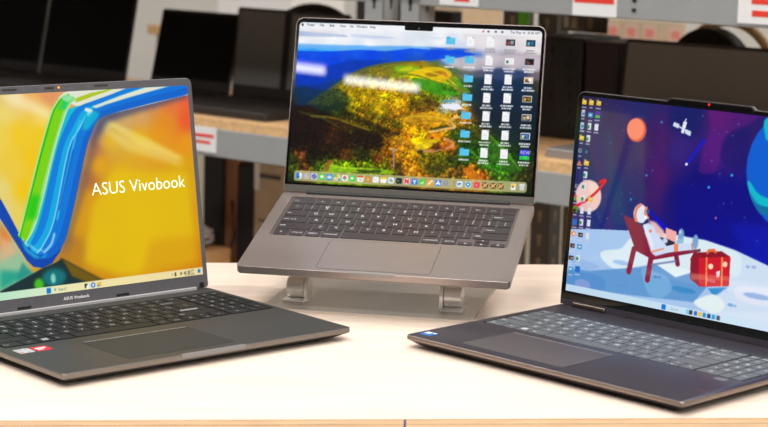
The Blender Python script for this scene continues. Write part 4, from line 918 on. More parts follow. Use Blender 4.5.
('line',[(-99.5,35.7),(-74.1,34.5),(-46.5,34)],0.9,(180,220,40),0.7,1,0.5),
('line',[(93.7,84.8),(114.6,66.1),(133.1,45.1)],1,(96,160,34),0.7,1,0.5),
('line',[(103.5,85.2),(124.5,64.2),(140.4,45.4)],0.8,(30,70,16),0.7,1,0.5),
('line',[(-83,150.1),(-63.5,159.7),(-41.2,165),(-18.9,168.4),(3.6,169.3)],1.2,(96,96,26),0.7,1,0.5),
('mactree2',),
('rect',-152,152,206.6,214,(244,246,250),0.55,0),
('ell',-147.5,210.4,1.4,1.8,(20,20,20),0.9,0),
('text','Finder',-142,209.3,3,(40,44,50),None),
('text','File',-125.4,209.3,3,(40,44,50),None),
('text','Edit',-112.8,209.3,3,(40,44,50),None),
('text','View',-100.2,209.3,3,(40,44,50),None),
('text','Go',-87.6,209.3,3,(40,44,50),None),
('text','Window',-79,209.3,3,(40,44,50),None),
('text','Help',-62.4,209.3,3,(40,44,50),None),
('text','Thu May 16  10:36 AM',112,209.3,3,(60,60,66),None),
('rect',84,87,209.3,211.9,(90,90,96),0.9,1),
('rect',93,96,209.3,211.9,(90,90,96),0.9,1),
('rect',101,104,209.3,211.9,(90,90,96),0.9,1),
('rect',78,80.5,209.3,211.7,(220,80,70),0.9,1),
('rect',34,45.6,193,201.2,(88,196,236),1,1),
('rect',34,39.2,198.6,202.4,(70,178,224),1,0.8),
('rect',34,45.6,199.2,199.8,(120,212,244),0.8,0),
('rect',33.8,36,187.2,189.2,(150,150,156),0.85,0),
('rect',36.5,39.6,187.2,189.2,(150,150,156),0.85,0),
('rect',40.2,41.7,187.2,189.2,(150,150,156),0.85,0),
('rect',42.2,44.9,187.2,189.2,(150,150,156),0.85,0),
('rect',45.5,45.8,187.2,189.2,(150,150,156),0.85,0),
('rect',60.1,68.9,191.6,203.6,(246,246,248),1,0.6),
('rect',66.3,69,201,203.7,(205,208,214),1,0.3),
('rect',61.9,66.9,194.2,194.7,(214,216,222),1,0),
('rect',61.9,66.9,196,196.5,(214,216,222),1,0),
('rect',61.9,66.9,197.8,198.3,(214,216,222),1,0),
('rect',58.5,60.4,187.2,189.2,(150,150,156),0.85,0),
('rect',61,63.2,187.2,189.2,(150,150,156),0.85,0),
('rect',63.7,66.8,187.2,189.2,(150,150,156),0.85,0),
('rect',67.4,68.9,187.2,189.2,(150,150,156),0.85,0),
('rect',69.4,70.5,187.2,189.2,(150,150,156),0.85,0),
('rect',57.5,59.4,184.1,186.1,(150,150,156),0.85,0),
('rect',60,62.2,184.1,186.1,(150,150,156),0.85,0),
('rect',62.7,65.8,184.1,186.1,(150,150,156),0.85,0),
('rect',66.4,67.9,184.1,186.1,(150,150,156),0.85,0),
('rect',68.4,71.1,184.1,186.1,(150,150,156),0.85,0),
('rect',84.5,93.3,192.2,204.2,(246,246,248),1,0.6),
('rect',90.7,93.4,201.6,204.3,(205,208,214),1,0.3),
('rect',86.3,91.3,194.8,195.3,(214,216,222),1,0),
('rect',86.3,91.3,196.6,197.1,(214,216,222),1,0),
('rect',86.3,91.3,198.4,198.9,(214,216,222),1,0),
('rect',82.9,84.8,187.8,189.8,(150,150,156),0.85,0),
('rect',85.4,87.6,187.8,189.8,(150,150,156),0.85,0),
('rect',88.1,91.2,187.8,189.8,(150,150,156),0.85,0),
('rect',91.8,93.3,187.8,189.8,(150,150,156),0.85,0),
('rect',93.8,94.9,187.8,189.8,(150,150,156),0.85,0),
('rect',81.9,83.8,184.7,186.7,(150,150,156),0.85,0),
('rect',84.4,86.6,184.7,186.7,(150,150,156),0.85,0),
('rect',87.1,90.2,184.7,186.7,(150,150,156),0.85,0),
('rect',90.8,92.3,184.7,186.7,(150,150,156),0.85,0),
('rect',92.8,95.5,184.7,186.7,(150,150,156),0.85,0),
('rect',107.9,119.1,193.9,201.9,(70,70,70),1,0),
('rect',108.5,118.5,194.5,201.3,(45,50,60),1,0),
('rect',109.5,112.5,195.3,199.1,(180,60,60),1,0),
('rect',113.5,117.1,195.9,200.3,(150,160,170),1,0),
('rect',112,114.5,194.9,197.3,(90,90,100),1,0),
('rect',106,109.1,187.5,189.5,(150,150,156),0.85,0),
('rect',109.7,111.2,187.5,189.5,(150,150,156),0.85,0),
('rect',111.7,114.4,187.5,189.5,(150,150,156),0.85,0),
('rect',115,116.9,187.5,189.5,(150,150,156),0.85,0),
('rect',117.4,119.6,187.5,189.5,(150,150,156),0.85,0),
('rect',120.2,121,187.5,189.5,(150,150,156),0.85,0),
('rect',107.5,110.6,184.4,186.4,(150,150,156),0.85,0),
('rect',111.2,112.7,184.4,186.4,(150,150,156),0.85,0),
('rect',113.2,115.9,184.4,186.4,(150,150,156),0.85,0),
('rect',116.5,118.4,184.4,186.4,(150,150,156),0.85,0),
('rect',118.9,119.5,184.4,186.4,(150,150,156),0.85,0),
('rect',132.7,143.9,194.1,202.1,(70,70,70),1,0),
('rect',133.3,143.3,194.7,201.5,(16,50,90),1,0),
('rect',134.3,137.3,195.5,199.3,(110,170,190),1,0),
('rect',138.3,141.9,196.1,200.5,(20,110,160),1,0),
('rect',136.8,139.3,195.1,197.5,(60,80,60),1,0),
('rect',133.3,136,187.7,189.7,(150,150,156),0.85,0),
('rect',136.6,138.5,187.7,189.7,(150,150,156),0.85,0),
('rect',139,141.2,187.7,189.7,(150,150,156),0.85,0),
('rect',141.8,143.3,187.7,189.7,(150,150,156),0.85,0),
('rect',130.8,133.5,184.6,186.6,(150,150,156),0.85,0),
('rect',134.1,136,184.6,186.6,(150,150,156),0.85,0),
('rect',136.5,138.7,184.6,186.6,(150,150,156),0.85,0),
('rect',139.2,142.3,184.6,186.6,(150,150,156),0.85,0),
('rect',142.9,144.4,184.6,186.6,(150,150,156),0.85,0),
('rect',145,145.8,184.6,186.6,(150,150,156),0.85,0),
('rect',34.5,46.1,169.7,177.9,(88,196,236),1,1),
('rect',34.5,39.7,175.3,179.1,(70,178,224),1,0.8),
('rect',34.5,46.1,175.9,176.5,(120,212,244),0.8,0),
('rect',34.3,36.5,163.9,165.9,(238,240,244),0.85,0),
('rect',37,40.1,163.9,165.9,(238,240,244),0.85,0),
('rect',40.7,42.2,163.9,165.9,(238,240,244),0.85,0),
('rect',42.7,45.4,163.9,165.9,(238,240,244),0.85,0),
('rect',46,46.3,163.9,165.9,(238,240,244),0.85,0),
('rect',58.8,70.4,170.3,178.5,(88,196,236),1,1),
('rect',58.8,64,175.9,179.7,(70,178,224),1,0.8),
('rect',58.8,70.4,176.5,177.1,(120,212,244),0.8,0),
('rect',57.6,59.1,164.5,166.5,(238,240,244),0.85,0),
('rect',59.6,62.3,164.5,166.5,(238,240,244),0.85,0),
('rect',62.9,64.8,164.5,166.5,(238,240,244),0.85,0),
('rect',65.3,67.5,164.5,166.5,(238,240,244),0.85,0),
('rect',68.1,71.2,164.5,166.5,(238,240,244),0.85,0),
('rect',84.3,93.1,169.2,181.2,(246,246,248),1,0.6),
('rect',90.5,93.2,178.6,181.3,(205,208,214),1,0.3),
('rect',86.1,91.1,171.8,172.3,(214,216,222),1,0),
('rect',86.1,91.1,173.6,174.1,(214,216,222),1,0),
('rect',86.1,91.1,175.4,175.9,(214,216,222),1,0),
('rect',81.2,83.4,164.8,166.8,(238,240,244),0.85,0),
('rect',84,87,164.8,166.8,(238,240,244),0.85,0),
('rect',87.6,89.1,164.8,166.8,(238,240,244),0.85,0),
('rect',89.7,92.4,164.8,166.8,(238,240,244),0.85,0),
('rect',92.9,94.8,164.8,166.8,(238,240,244),0.85,0),
('rect',95.4,96.2,164.8,166.8,(238,240,244),0.85,0),
('rect',82.7,84.9,161.7,163.7,(238,240,244),0.85,0),
('rect',85.5,88.5,161.7,163.7,(238,240,244),0.85,0),
('rect',89.1,90.6,161.7,163.7,(238,240,244),0.85,0),
('rect',91.2,93.9,161.7,163.7,(238,240,244),0.85,0),
('rect',94.4,94.7,161.7,163.7,(238,240,244),0.85,0),
('rect',108.1,119.3,170.8,178.8,(235,235,235),1,0),
('rect',108.7,118.7,171.4,178.2,(240,242,240),1,0),
('rect',109.7,112.7,172.2,176,(60,130,90),1,0),
('rect',113.7,117.3,172.8,177.2,(230,232,232),1,0),
('rect',112.2,114.7,171.8,174.2,(220,224,224),1,0),
('rect',106.2,107.7,164.4,166.4,(238,240,244),0.85,0),
('rect',108.2,111,164.4,166.4,(238,240,244),0.85,0),
('rect',111.5,113.4,164.4,166.4,(238,240,244),0.85,0),
('rect',114,116.2,164.4,166.4,(238,240,244),0.85,0),
('rect',116.7,119.8,164.4,166.4,(238,240,244),0.85,0),
('rect',120.4,121.2,164.4,166.4,(238,240,244),0.85,0),
('rect',107.7,109.2,161.3,163.3,(238,240,244),0.85,0),
('rect',109.8,112.5,161.3,163.3,(238,240,244),0.85,0),
('rect',113,114.9,161.3,163.3,(238,240,244),0.85,0),
('rect',115.5,117.7,161.3,163.3,(238,240,244),0.85,0),
('rect',118.2,119.7,161.3,163.3,(238,240,244),0.85,0),
('rect',132.6,143.8,171.2,179.2,(70,70,70),1,0),
('rect',133.2,143.2,171.8,178.6,(40,38,38),1,0),
('rect',134.2,137.2,172.6,176.4,(90,70,66),1,0),
('rect',138.2,141.8,173.2,177.6,(20,20,22),1,0),
('rect',136.7,139.2,172.2,174.6,(120,60,50),1,0),
('rect',130.7,133.8,164.8,166.8,(238,240,244),0.85,0),
('rect',134.3,135.8,164.8,166.8,(238,240,244),0.85,0),
('rect',136.4,139.1,164.8,166.8,(238,240,244),0.85,0),
('rect',139.7,141.6,164.8,166.8,(238,240,244),0.85,0),
('rect',142.1,144.3,164.8,166.8,(238,240,244),0.85,0),
('rect',144.8,145.7,164.8,166.8,(238,240,244),0.85,0),
('rect',132.2,135.3,161.7,163.7,(238,240,244),0.85,0),
('rect',135.8,137.3,161.7,163.7,(238,240,244),0.85,0),
('rect',137.9,140.6,161.7,163.7,(238,240,244),0.85,0),
('rect',141.2,143.1,161.7,163.7,(238,240,244),0.85,0),
('rect',143.6,144.2,161.7,163.7,(238,240,244),0.85,0),
('rect',59.1,70.7,147.2,155.4,(88,196,236),1,1),
('rect',59.1,64.3,152.8,156.6,(70,178,224),1,0.8),
('rect',59.1,70.7,153.4,154,(120,212,244),0.8,0),
('rect',59.9,61.8,141.4,143.4,(238,240,244),0.85,0),
('rect',62.4,64.6,141.4,143.4,(238,240,244),0.85,0),
('rect',65.1,68.2,141.4,143.4,(238,240,244),0.85,0),
('rect',68.8,69.9,141.4,143.4,(238,240,244),0.85,0),
('rect',84.7,93.5,145.9,157.9,(246,246,248),1,0.6),
('rect',90.9,93.6,155.3,158,(205,208,214),1,0.3),
('rect',86.5,91.5,148.5,149,(214,216,222),1,0),
('rect',86.5,91.5,150.3,150.8,(214,216,222),1,0),
('rect',86.5,91.5,152.1,152.6,(214,216,222),1,0),
('rect',84.1,86,141.5,143.5,(238,240,244),0.85,0),
('rect',86.5,88.8,141.5,143.5,(238,240,244),0.85,0),
('rect',89.3,92.4,141.5,143.5,(238,240,244),0.85,0),
('rect',93,94.1,141.5,143.5,(238,240,244),0.85,0),
('rect',81.6,83.5,138.4,140.4,(238,240,244),0.85,0),
('rect',84,86.2,138.4,140.4,(238,240,244),0.85,0),
('rect',86.8,89.9,138.4,140.4,(238,240,244),0.85,0),
('rect',90.5,92,138.4,140.4,(238,240,244),0.85,0),
('rect',92.5,95.2,138.4,140.4,(238,240,244),0.85,0),
('rect',95.8,96.6,138.4,140.4,(238,240,244),0.85,0),
('rect',109.2,118,146.5,158.5,(246,246,248),1,0.6),
('rect',115.4,118.1,155.9,158.6,(205,208,214),1,0.3),
('rect',111,116,149.1,149.6,(214,216,222),1,0),
('rect',111,116,150.9,151.4,(214,216,222),1,0),
('rect',111,116,152.7,153.2,(214,216,222),1,0),
('rect',107.6,110.7,142.1,144.1,(238,240,244),0.85,0),
('rect',111.2,112.8,142.1,144.1,(238,240,244),0.85,0),
('rect',113.3,116,142.1,144.1,(238,240,244),0.85,0),
('rect',116.5,118.5,142.1,144.1,(238,240,244),0.85,0),
('rect',119,119.6,142.1,144.1,(238,240,244),0.85,0),
('rect',106.6,109.7,139,141,(238,240,244),0.85,0),
('rect',110.2,111.8,139,141,(238,240,244),0.85,0),
('rect',112.3,115,139,141,(238,240,244),0.85,0),
('rect',115.5,117.5,139,141,(238,240,244),0.85,0),
('rect',118,120.2,139,141,(238,240,244),0.85,0),
('rect',132.9,144.1,148.6,156.6,(235,235,235),1,0),
('rect',133.5,143.5,149.2,156,(225,190,150),1,0),
('rect',134.5,137.5,150,153.8,(120,70,40),1,0),
('rect',138.5,142.1,150.6,155,(250,246,240),1,0),
('rect',137,139.5,149.6,152,(60,90,120),1,0),
('rect',133.5,136.6,142.2,144.2,(238,240,244),0.85,0),
('rect',137.2,138.7,142.2,144.2,(238,240,244),0.85,0),
('rect',139.2,141.9,142.2,144.2,(238,240,244),0.85,0),
('rect',142.5,143.5,142.2,144.2,(238,240,244),0.85,0),
('rect',131,134.1,139.1,141.1,(238,240,244),0.85,0),
('rect',134.7,136.2,139.1,141.1,(238,240,244),0.85,0),
('rect',136.7,139.4,139.1,141.1,(238,240,244),0.85,0),
('rect',140,141.9,139.1,141.1,(238,240,244),0.85,0),
('rect',142.4,144.6,139.1,141.1,(238,240,244),0.85,0),
('rect',145.2,146,139.1,141.1,(238,240,244),0.85,0),
('rect',59.3,70.9,124.3,132.5,(88,196,236),1,1),
('rect',59.3,64.5,129.9,133.7,(70,178,224),1,0.8),
('rect',59.3,70.9,130.5,131.1,(120,212,244),0.8,0),
('rect',59.1,61.8,118.5,120.5,(238,240,244),0.85,0),
('rect',62.3,64.2,118.5,120.5,(238,240,244),0.85,0),
('rect',64.8,67,118.5,120.5,(238,240,244),0.85,0),
('rect',67.5,70.6,118.5,120.5,(238,240,244),0.85,0),
('rect',84.6,93.4,122.9,134.9,(246,246,248),1,0.6),
('rect',90.8,93.5,132.3,135,(205,208,214),1,0.3),
('rect',86.4,91.4,125.5,126,(214,216,222),1,0),
('rect',86.4,91.4,127.3,127.8,(214,216,222),1,0),
('rect',86.4,91.4,129.1,129.6,(214,216,222),1,0),
('rect',84,87.1,118.5,120.5,(238,240,244),0.85,0),
('rect',87.7,89.2,118.5,120.5,(238,240,244),0.85,0),
('rect',89.7,92.4,118.5,120.5,(238,240,244),0.85,0),
('rect',93,94,118.5,120.5,(238,240,244),0.85,0),
('rect',81.5,84.6,115.4,117.4,(238,240,244),0.85,0),
('rect',85.2,86.7,115.4,117.4,(238,240,244),0.85,0),
('rect',87.2,89.9,115.4,117.4,(238,240,244),0.85,0),
('rect',90.5,92.4,115.4,117.4,(238,240,244),0.85,0),
('rect',92.9,95.1,115.4,117.4,(238,240,244),0.85,0),
('rect',95.7,96.5,115.4,117.4,(238,240,244),0.85,0),
('rect',109.6,118.4,123.4,135.4,(246,246,248),1,0.6),
('rect',115.8,118.5,132.8,135.5,(205,208,214),1,0.3),
('rect',111.4,116.4,126,126.5,(214,216,222),1,0),
('rect',111.4,116.4,127.8,128.3,(214,216,222),1,0),
('rect',111.4,116.4,129.6,130.1,(214,216,222),1,0),
('rect',106.5,108.7,119,121,(238,240,244),0.85,0),
('rect',109.2,112.3,119,121,(238,240,244),0.85,0),
('rect',112.9,114.4,119,121,(238,240,244),0.85,0),
('rect',115,117.7,119,121,(238,240,244),0.85,0),
('rect',118.2,120.1,119,121,(238,240,244),0.85,0),
('rect',120.7,121.5,119,121,(238,240,244),0.85,0),
('rect',108,110.2,115.9,117.9,(238,240,244),0.85,0),
('rect',110.8,113.8,115.9,117.9,(238,240,244),0.85,0),
('rect',114.4,115.9,115.9,117.9,(238,240,244),0.85,0),
('rect',116.5,119.2,115.9,117.9,(238,240,244),0.85,0),
('rect',119.7,120,115.9,117.9,(238,240,244),0.85,0),
('rect',132.8,144,125.5,133.5,(235,235,235),1,0),
('rect',133.4,143.4,126.1,132.9,(60,50,30),1,0),
('rect',134.4,137.4,126.9,130.7,(220,160,50),1,0),
('rect',138.4,142,127.5,131.9,(150,110,40),1,0),
('rect',136.9,139.4,126.5,128.9,(40,60,30),1,0),
('rect',131.4,134.5,119.1,121.1,(238,240,244),0.85,0),
('rect',135.1,136.6,119.1,121.1,(238,240,244),0.85,0),
('rect',137.1,139.8,119.1,121.1,(238,240,244),0.85,0),
('rect',140.4,142.3,119.1,121.1,(238,240,244),0.85,0),
('rect',142.8,145,119.1,121.1,(238,240,244),0.85,0),
('rect',133.4,136.5,116,118,(238,240,244),0.85,0),
('rect',137.1,138.6,116,118,(238,240,244),0.85,0),
('rect',139.1,141.8,116,118,(238,240,244),0.85,0),
('rect',142.4,143.4,116,118,(238,240,244),0.85,0),
('rect',59.3,70.9,102,110.2,(88,196,236),1,1),
('rect',59.3,64.5,107.6,111.4,(70,178,224),1,0.8),
('rect',59.3,70.9,108.2,108.8,(120,212,244),0.8,0),
('rect',57.6,59.5,96.2,98.2,(238,240,244),0.85,0),
('rect',60,62.2,96.2,98.2,(238,240,244),0.85,0),
('rect',62.8,65.9,96.2,98.2,(238,240,244),0.85,0),
('rect',66.5,68,96.2,98.2,(238,240,244),0.85,0),
('rect',68.5,71.2,96.2,98.2,(238,240,244),0.85,0),
('rect',71.8,72.6,96.2,98.2,(238,240,244),0.85,0),
('rect',85.4,94.2,100.5,112.5,(246,246,248),1,0.6),
('rect',91.6,94.3,109.9,112.6,(205,208,214),1,0.3),
('rect',87.2,92.2,103.1,103.6,(214,216,222),1,0),
('rect',87.2,92.2,104.9,105.4,(214,216,222),1,0),
('rect',87.2,92.2,106.7,107.2,(214,216,222),1,0),
('rect',84.8,87.9,96.1,98.1,(238,240,244),0.85,0),
('rect',88.5,90,96.1,98.1,(238,240,244),0.85,0),
('rect',90.5,93.2,96.1,98.1,(238,240,244),0.85,0),
('rect',93.8,94.8,96.1,98.1,(238,240,244),0.85,0),
('rect',82.3,85.4,93,95,(238,240,244),0.85,0),
('rect',86,87.5,93,95,(238,240,244),0.85,0),
('rect',88,90.7,93,95,(238,240,244),0.85,0),
('rect',91.2,93.2,93,95,(238,240,244),0.85,0),
('rect',93.7,95.9,93,95,(238,240,244),0.85,0),
('rect',96.5,97.3,93,95,(238,240,244),0.85,0),
('rect',109.5,118.3,100.9,112.9,(246,246,248),1,0.6),
('rect',115.7,118.4,110.3,113,(205,208,214),1,0.3),
('rect',111.3,116.3,103.5,104,(214,216,222),1,0),
('rect',111.3,116.3,105.3,105.8,(214,216,222),1,0),
('rect',111.3,116.3,107.1,107.6,(214,216,222),1,0),
('rect',108.9,112,96.5,98.5,(238,240,244),0.85,0),
('rect',112.6,114.1,96.5,98.5,(238,240,244),0.85,0),
('rect',114.6,117.3,96.5,98.5,(238,240,244),0.85,0),
('rect',117.9,118.9,96.5,98.5,(238,240,244),0.85,0),
('rect',106.4,109.5,93.4,95.4,(238,240,244),0.85,0),
('rect',110.1,111.6,93.4,95.4,(238,240,244),0.85,0),
('rect',112.1,114.8,93.4,95.4,(238,240,244),0.85,0),
('rect',115.4,117.3,93.4,95.4,(238,240,244),0.85,0),
('rect',117.8,120,93.4,95.4,(238,240,244),0.85,0),
('rect',120.6,121.4,93.4,95.4,(238,240,244),0.85,0),
('rect',133.4,144.6,102.8,110.8,(235,235,235),1,0),
('rect',134,144,103.4,110.2,(46,50,56),1,0),
('rect',135,138,104.2,108,(200,170,120),1,0),
('rect',139,142.6,104.8,109.2,(230,200,150),1,0),
('rect',137.5,140,103.8,106.2,(120,130,140),1,0),
('rect',133,135.2,96.4,98.4,(238,240,244),0.85,0),
('rect',135.8,138.8,96.4,98.4,(238,240,244),0.85,0),
('rect',139.4,140.9,96.4,98.4,(238,240,244),0.85,0),
('rect',141.5,144.2,96.4,98.4,(238,240,244),0.85,0),
('rect',144.7,145,96.4,98.4,(238,240,244),0.85,0),
('rect',132,134.2,93.3,95.3,(238,240,244),0.85,0),
('rect',134.8,137.8,93.3,95.3,(238,240,244),0.85,0),
('rect',138.4,139.9,93.3,95.3,(238,240,244),0.85,0),
('rect',140.5,143.2,93.3,95.3,(238,240,244),0.85,0),
('rect',143.7,145.6,93.3,95.3,(238,240,244),0.85,0),
('rect',59.7,71.3,79.2,87.4,(88,196,236),1,1),
('rect',59.7,64.9,84.8,88.6,(70,178,224),1,0.8),
('rect',59.7,71.3,85.4,86,(120,212,244),0.8,0),
('rect',58,60.2,73.4,75.4,(238,240,244),0.85,0),
('rect',60.8,63.9,73.4,75.4,(238,240,244),0.85,0),
('rect',64.4,65.9,73.4,75.4,(238,240,244),0.85,0),
('rect',66.5,69.2,73.4,75.4,(238,240,244),0.85,0),
('rect',69.7,71.6,73.4,75.4,(238,240,244),0.85,0),
('rect',72.2,73,73.4,75.4,(238,240,244),0.85,0),
('rect',85.7,94.5,77.6,89.6,(246,246,248),1,0.6),
('rect',91.9,94.6,87,89.7,(205,208,214),1,0.3),
('rect',87.5,92.5,80.2,80.7,(214,216,222),1,0),
('rect',87.5,92.5,82,82.5,(214,216,222),1,0),
('rect',87.5,92.5,83.8,84.3,(214,216,222),1,0),
('rect',82.6,85.3,73.2,75.2,(238,240,244),0.85,0),
('rect',85.8,87.8,73.2,75.2,(238,240,244),0.85,0),
('rect',88.3,90.5,73.2,75.2,(238,240,244),0.85,0),
('rect',91,94.1,73.2,75.2,(238,240,244),0.85,0),
('rect',94.7,96.2,73.2,75.2,(238,240,244),0.85,0),
('rect',96.8,97.6,73.2,75.2,(238,240,244),0.85,0),
('rect',84.1,86.8,70.1,72.1,(238,240,244),0.85,0),
('rect',87.3,89.2,70.1,72.1,(238,240,244),0.85,0),
('rect',89.8,92,70.1,72.1,(238,240,244),0.85,0),
('rect',92.5,95.6,70.1,72.1,(238,240,244),0.85,0),
('rect',110.1,118.9,78,90,(246,246,248),1,0.6),
('rect',116.3,119,87.4,90.1,(205,208,214),1,0.3),
('rect',111.9,116.9,80.6,81.1,(214,216,222),1,0),
('rect',111.9,116.9,82.4,82.9,(214,216,222),1,0),
('rect',111.9,116.9,84.2,84.7,(214,216,222),1,0),
('rect',109.5,112.6,73.6,75.6,(238,240,244),0.85,0),
('rect',113.2,114.7,73.6,75.6,(238,240,244),0.85,0),
('rect',115.2,117.9,73.6,75.6,(238,240,244),0.85,0),
('rect',118.5,119.5,73.6,75.6,(238,240,244),0.85,0),
('rect',107,110.1,70.5,72.5,(238,240,244),0.85,0),
('rect',110.7,112.2,70.5,72.5,(238,240,244),0.85,0),
('rect',112.7,115.4,70.5,72.5,(238,240,244),0.85,0),
('rect',116,117.9,70.5,72.5,(238,240,244),0.85,0),
('rect',118.4,120.6,70.5,72.5,(238,240,244),0.85,0),
('rect',121.2,122,70.5,72.5,(238,240,244),0.85,0),
('rect',133.4,144.6,80.2,88.2,(235,235,235),1,0),
('rect',134,144,80.8,87.6,(30,80,150),1,0),
('rect',135,138,81.6,85.4,(230,220,120),1,0),
('rect',139,142.6,82.2,86.6,(60,120,190),1,0),
('rect',137.5,140,81.2,83.6,(40,60,100),1,0),
('rect',132,134.7,73.8,75.8,(238,240,244),0.85,0),
('rect',135.2,137.2,73.8,75.8,(238,240,244),0.85,0),
('rect',137.7,139.9,73.8,75.8,(238,240,244),0.85,0),
('rect',140.4,143.5,73.8,75.8,(238,240,244),0.85,0),
('rect',144.1,145.6,73.8,75.8,(238,240,244),0.85,0),
('rect',134,136.7,70.7,72.7,(238,240,244),0.85,0),
('rect',137.2,139.2,70.7,72.7,(238,240,244),0.85,0),
('rect',139.7,141.9,70.7,72.7,(238,240,244),0.85,0),
('rect',142.4,144,70.7,72.7,(238,240,244),0.85,0),
('rect',60.3,71.9,56.9,65.1,(88,196,236),1,1),
('rect',60.3,65.5,62.5,66.3,(70,178,224),1,0.8),
('rect',60.3,71.9,63.1,63.7,(120,212,244),0.8,0),
('rect',60.1,61.6,51.1,53.1,(238,240,244),0.85,0),
('rect',62.1,64.8,51.1,53.1,(238,240,244),0.85,0),
('rect',65.4,67.3,51.1,53.1,(238,240,244),0.85,0),
('rect',67.8,70,51.1,53.1,(238,240,244),0.85,0),
('rect',70.6,72.1,51.1,53.1,(238,240,244),0.85,0),
('rect',85.9,94.7,55.4,67.4,(246,246,248),1,0.6),
('rect',92.1,94.8,64.8,67.5,(205,208,214),1,0.3),
('rect',87.7,92.7,58,58.5,(214,216,222),1,0),
('rect',87.7,92.7,59.8,60.3,(214,216,222),1,0),
('rect',87.7,92.7,61.6,62.1,(214,216,222),1,0),
('rect',84.3,87.4,51,53,(238,240,244),0.85,0),
('rect',88,89.5,51,53,(238,240,244),0.85,0),
('rect',90,92.7,51,53,(238,240,244),0.85,0),
('rect',93.2,95.2,51,53,(238,240,244),0.85,0),
('rect',95.7,96.3,51,53,(238,240,244),0.85,0),
('rect',83.3,86.4,47.9,49.9,(238,240,244),0.85,0),
('rect',87,88.5,47.9,49.9,(238,240,244),0.85,0),
('rect',89,91.7,47.9,49.9,(238,240,244),0.85,0),
('rect',92.2,94.2,47.9,49.9,(238,240,244),0.85,0),
('rect',94.7,96.9,47.9,49.9,(238,240,244),0.85,0),
('rect',110.3,119.1,55.3,67.3,(246,246,248),1,0.6),
('rect',116.5,119.2,64.7,67.4,(205,208,214),1,0.3),
('rect',112.1,117.1,57.9,58.4,(214,216,222),1,0),
('rect',112.1,117.1,59.7,60.2,(214,216,222),1,0),
('rect',112.1,117.1,61.5,62,(214,216,222),1,0),
('rect',109.7,111.2,50.9,52.9,(238,240,244),0.85,0),
('rect',111.8,114.5,50.9,52.9,(238,240,244),0.85,0),
('rect',115,116.9,50.9,52.9,(238,240,244),0.85,0),
('rect',117.5,119.7,50.9,52.9,(238,240,244),0.85,0),
('rect',107.2,108.7,47.8,49.8,(238,240,244),0.85,0),
('rect',109.2,112,47.8,49.8,(238,240,244),0.85,0),
('rect',112.5,114.4,47.8,49.8,(238,240,244),0.85,0),
('rect',115,117.2,47.8,49.8,(238,240,244),0.85,0),
('rect',117.7,120.8,47.8,49.8,(238,240,244),0.85,0),
('rect',121.4,122.2,47.8,49.8,(238,240,244),0.85,0),
('rect',133.7,145.7,55.3,67.7,(40,30,200),1,0),
('rect',133.7,145.7,55.3,60.1,(50,190,90),1,0),
('rect',138.7,142.7,56.9,60.3,(60,220,60),1,0),
('text','REW',134.1,61.9,4.6,(240,240,255),None),
('rect',132.2,134.4,50.9,52.9,(238,240,244),0.85,0),
('rect',134.9,138,50.9,52.9,(238,240,244),0.85,0),
('rect',138.6,140.1,50.9,52.9,(238,240,244),0.85,0),
('rect',140.7,143.3,50.9,52.9,(238,240,244),0.85,0),
('rect',143.9,145.8,50.9,52.9,(238,240,244),0.85,0),
('rect',146.3,147.2,50.9,52.9,(238,240,244),0.85,0),
('rect',133.7,135.9,47.8,49.8,(238,240,244),0.85,0),
('rect',136.4,139.5,47.8,49.8,(238,240,244),0.85,0),
('rect',140.1,141.6,47.8,49.8,(238,240,244),0.85,0),
('rect',142.2,144.8,47.8,49.8,(238,240,244),0.85,0),
('rect',145.4,145.7,47.8,49.8,(238,240,244),0.85,0),
('rect',-143.5,145,15.6,28.4,(196,192,140),0.78,3.4),
('grad2',-143.5,145,15.6,28.4),
('dock',-137.3,22,'finder'),
('dock',-127.6,22,'lp'),
('dock',-118,22,'safari'),
('dock',-108.3,22,'msg'),
('dock',-98.7,22,'mail'),
('dock',-89,22,'maps'),
('dock',-79.3,22,'photos'),
('dock',-69.7,22,'ft'),
('dock',-60,22,'cal'),
('dock',-50.4,22,'contacts'),
('dock',-40.7,22,'rem'),
('dock',-31,22,'notes'),
('dock',-21.4,22,'free'),
('dock',-11.7,22,'tv'),
('dock',-2.1,22,'news'),
('dock',7.6,22,'key'),
('dock',17.3,22,'num'),
('dock',26.9,22,'pages'),
('dock',36.6,22,'app'),
('dock',46.2,22,'set'),
('dock',63.2,22,'prev'),
('dock',73.6,22,'qt'),
('dock',84.2,22,'red'),
('dock',94.4,22,'br'),
('dock',104.1,22,'br'),
('dock',113.5,22,'br'),
('dock',128.6,22,'dl'),
('dock',139.2,22,'trash'),
('rect',55.6,56,17,27,(130,130,110),0.8,0),
('rect',121,121.4,17,27,(130,130,110),0.8,0)]
# ------------------------------------------------------------------ the place
M = {}
M['wall'] = mat('painted wall', (204, 199, 191), .8, noise=.04, scale=3, bump=.05)
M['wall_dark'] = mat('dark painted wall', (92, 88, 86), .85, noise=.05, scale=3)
M['ceiling'] = mat('ceiling tile', (140, 138, 137), .85, noise=.03, scale=8)
M['floor'] = mat('vinyl floor', (150, 147, 144), .5, noise=.08, scale=6)
M['birch'] = mat('birch veneer', (230, 211, 194), .55, spec=.3, noise=.07, scale=5, stretch=(1.2, 14, 1), bump=.03)
M['ply_edge'] = mat('plywood edge grain', (238, 200, 158), .6, noise=.12, scale=30, stretch=(.6, 1, 14))
M['ply_glue'] = mat('plywood glue line', (196, 146, 108), .7, noise=.15, scale=60)
M['pen'] = mat('blue pen ink', (62, 66, 140), .6)
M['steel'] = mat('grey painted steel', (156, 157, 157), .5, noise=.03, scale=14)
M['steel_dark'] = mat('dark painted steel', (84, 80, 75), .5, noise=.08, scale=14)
M['hole'] = mat('slot opening', (22, 21, 20), .9)
M['hole_light'] = mat('slot with wall behind', (150, 138, 118), .9)
M['osb'] = mat('particle board', (222, 180, 128), .75, noise=.18, scale=90)
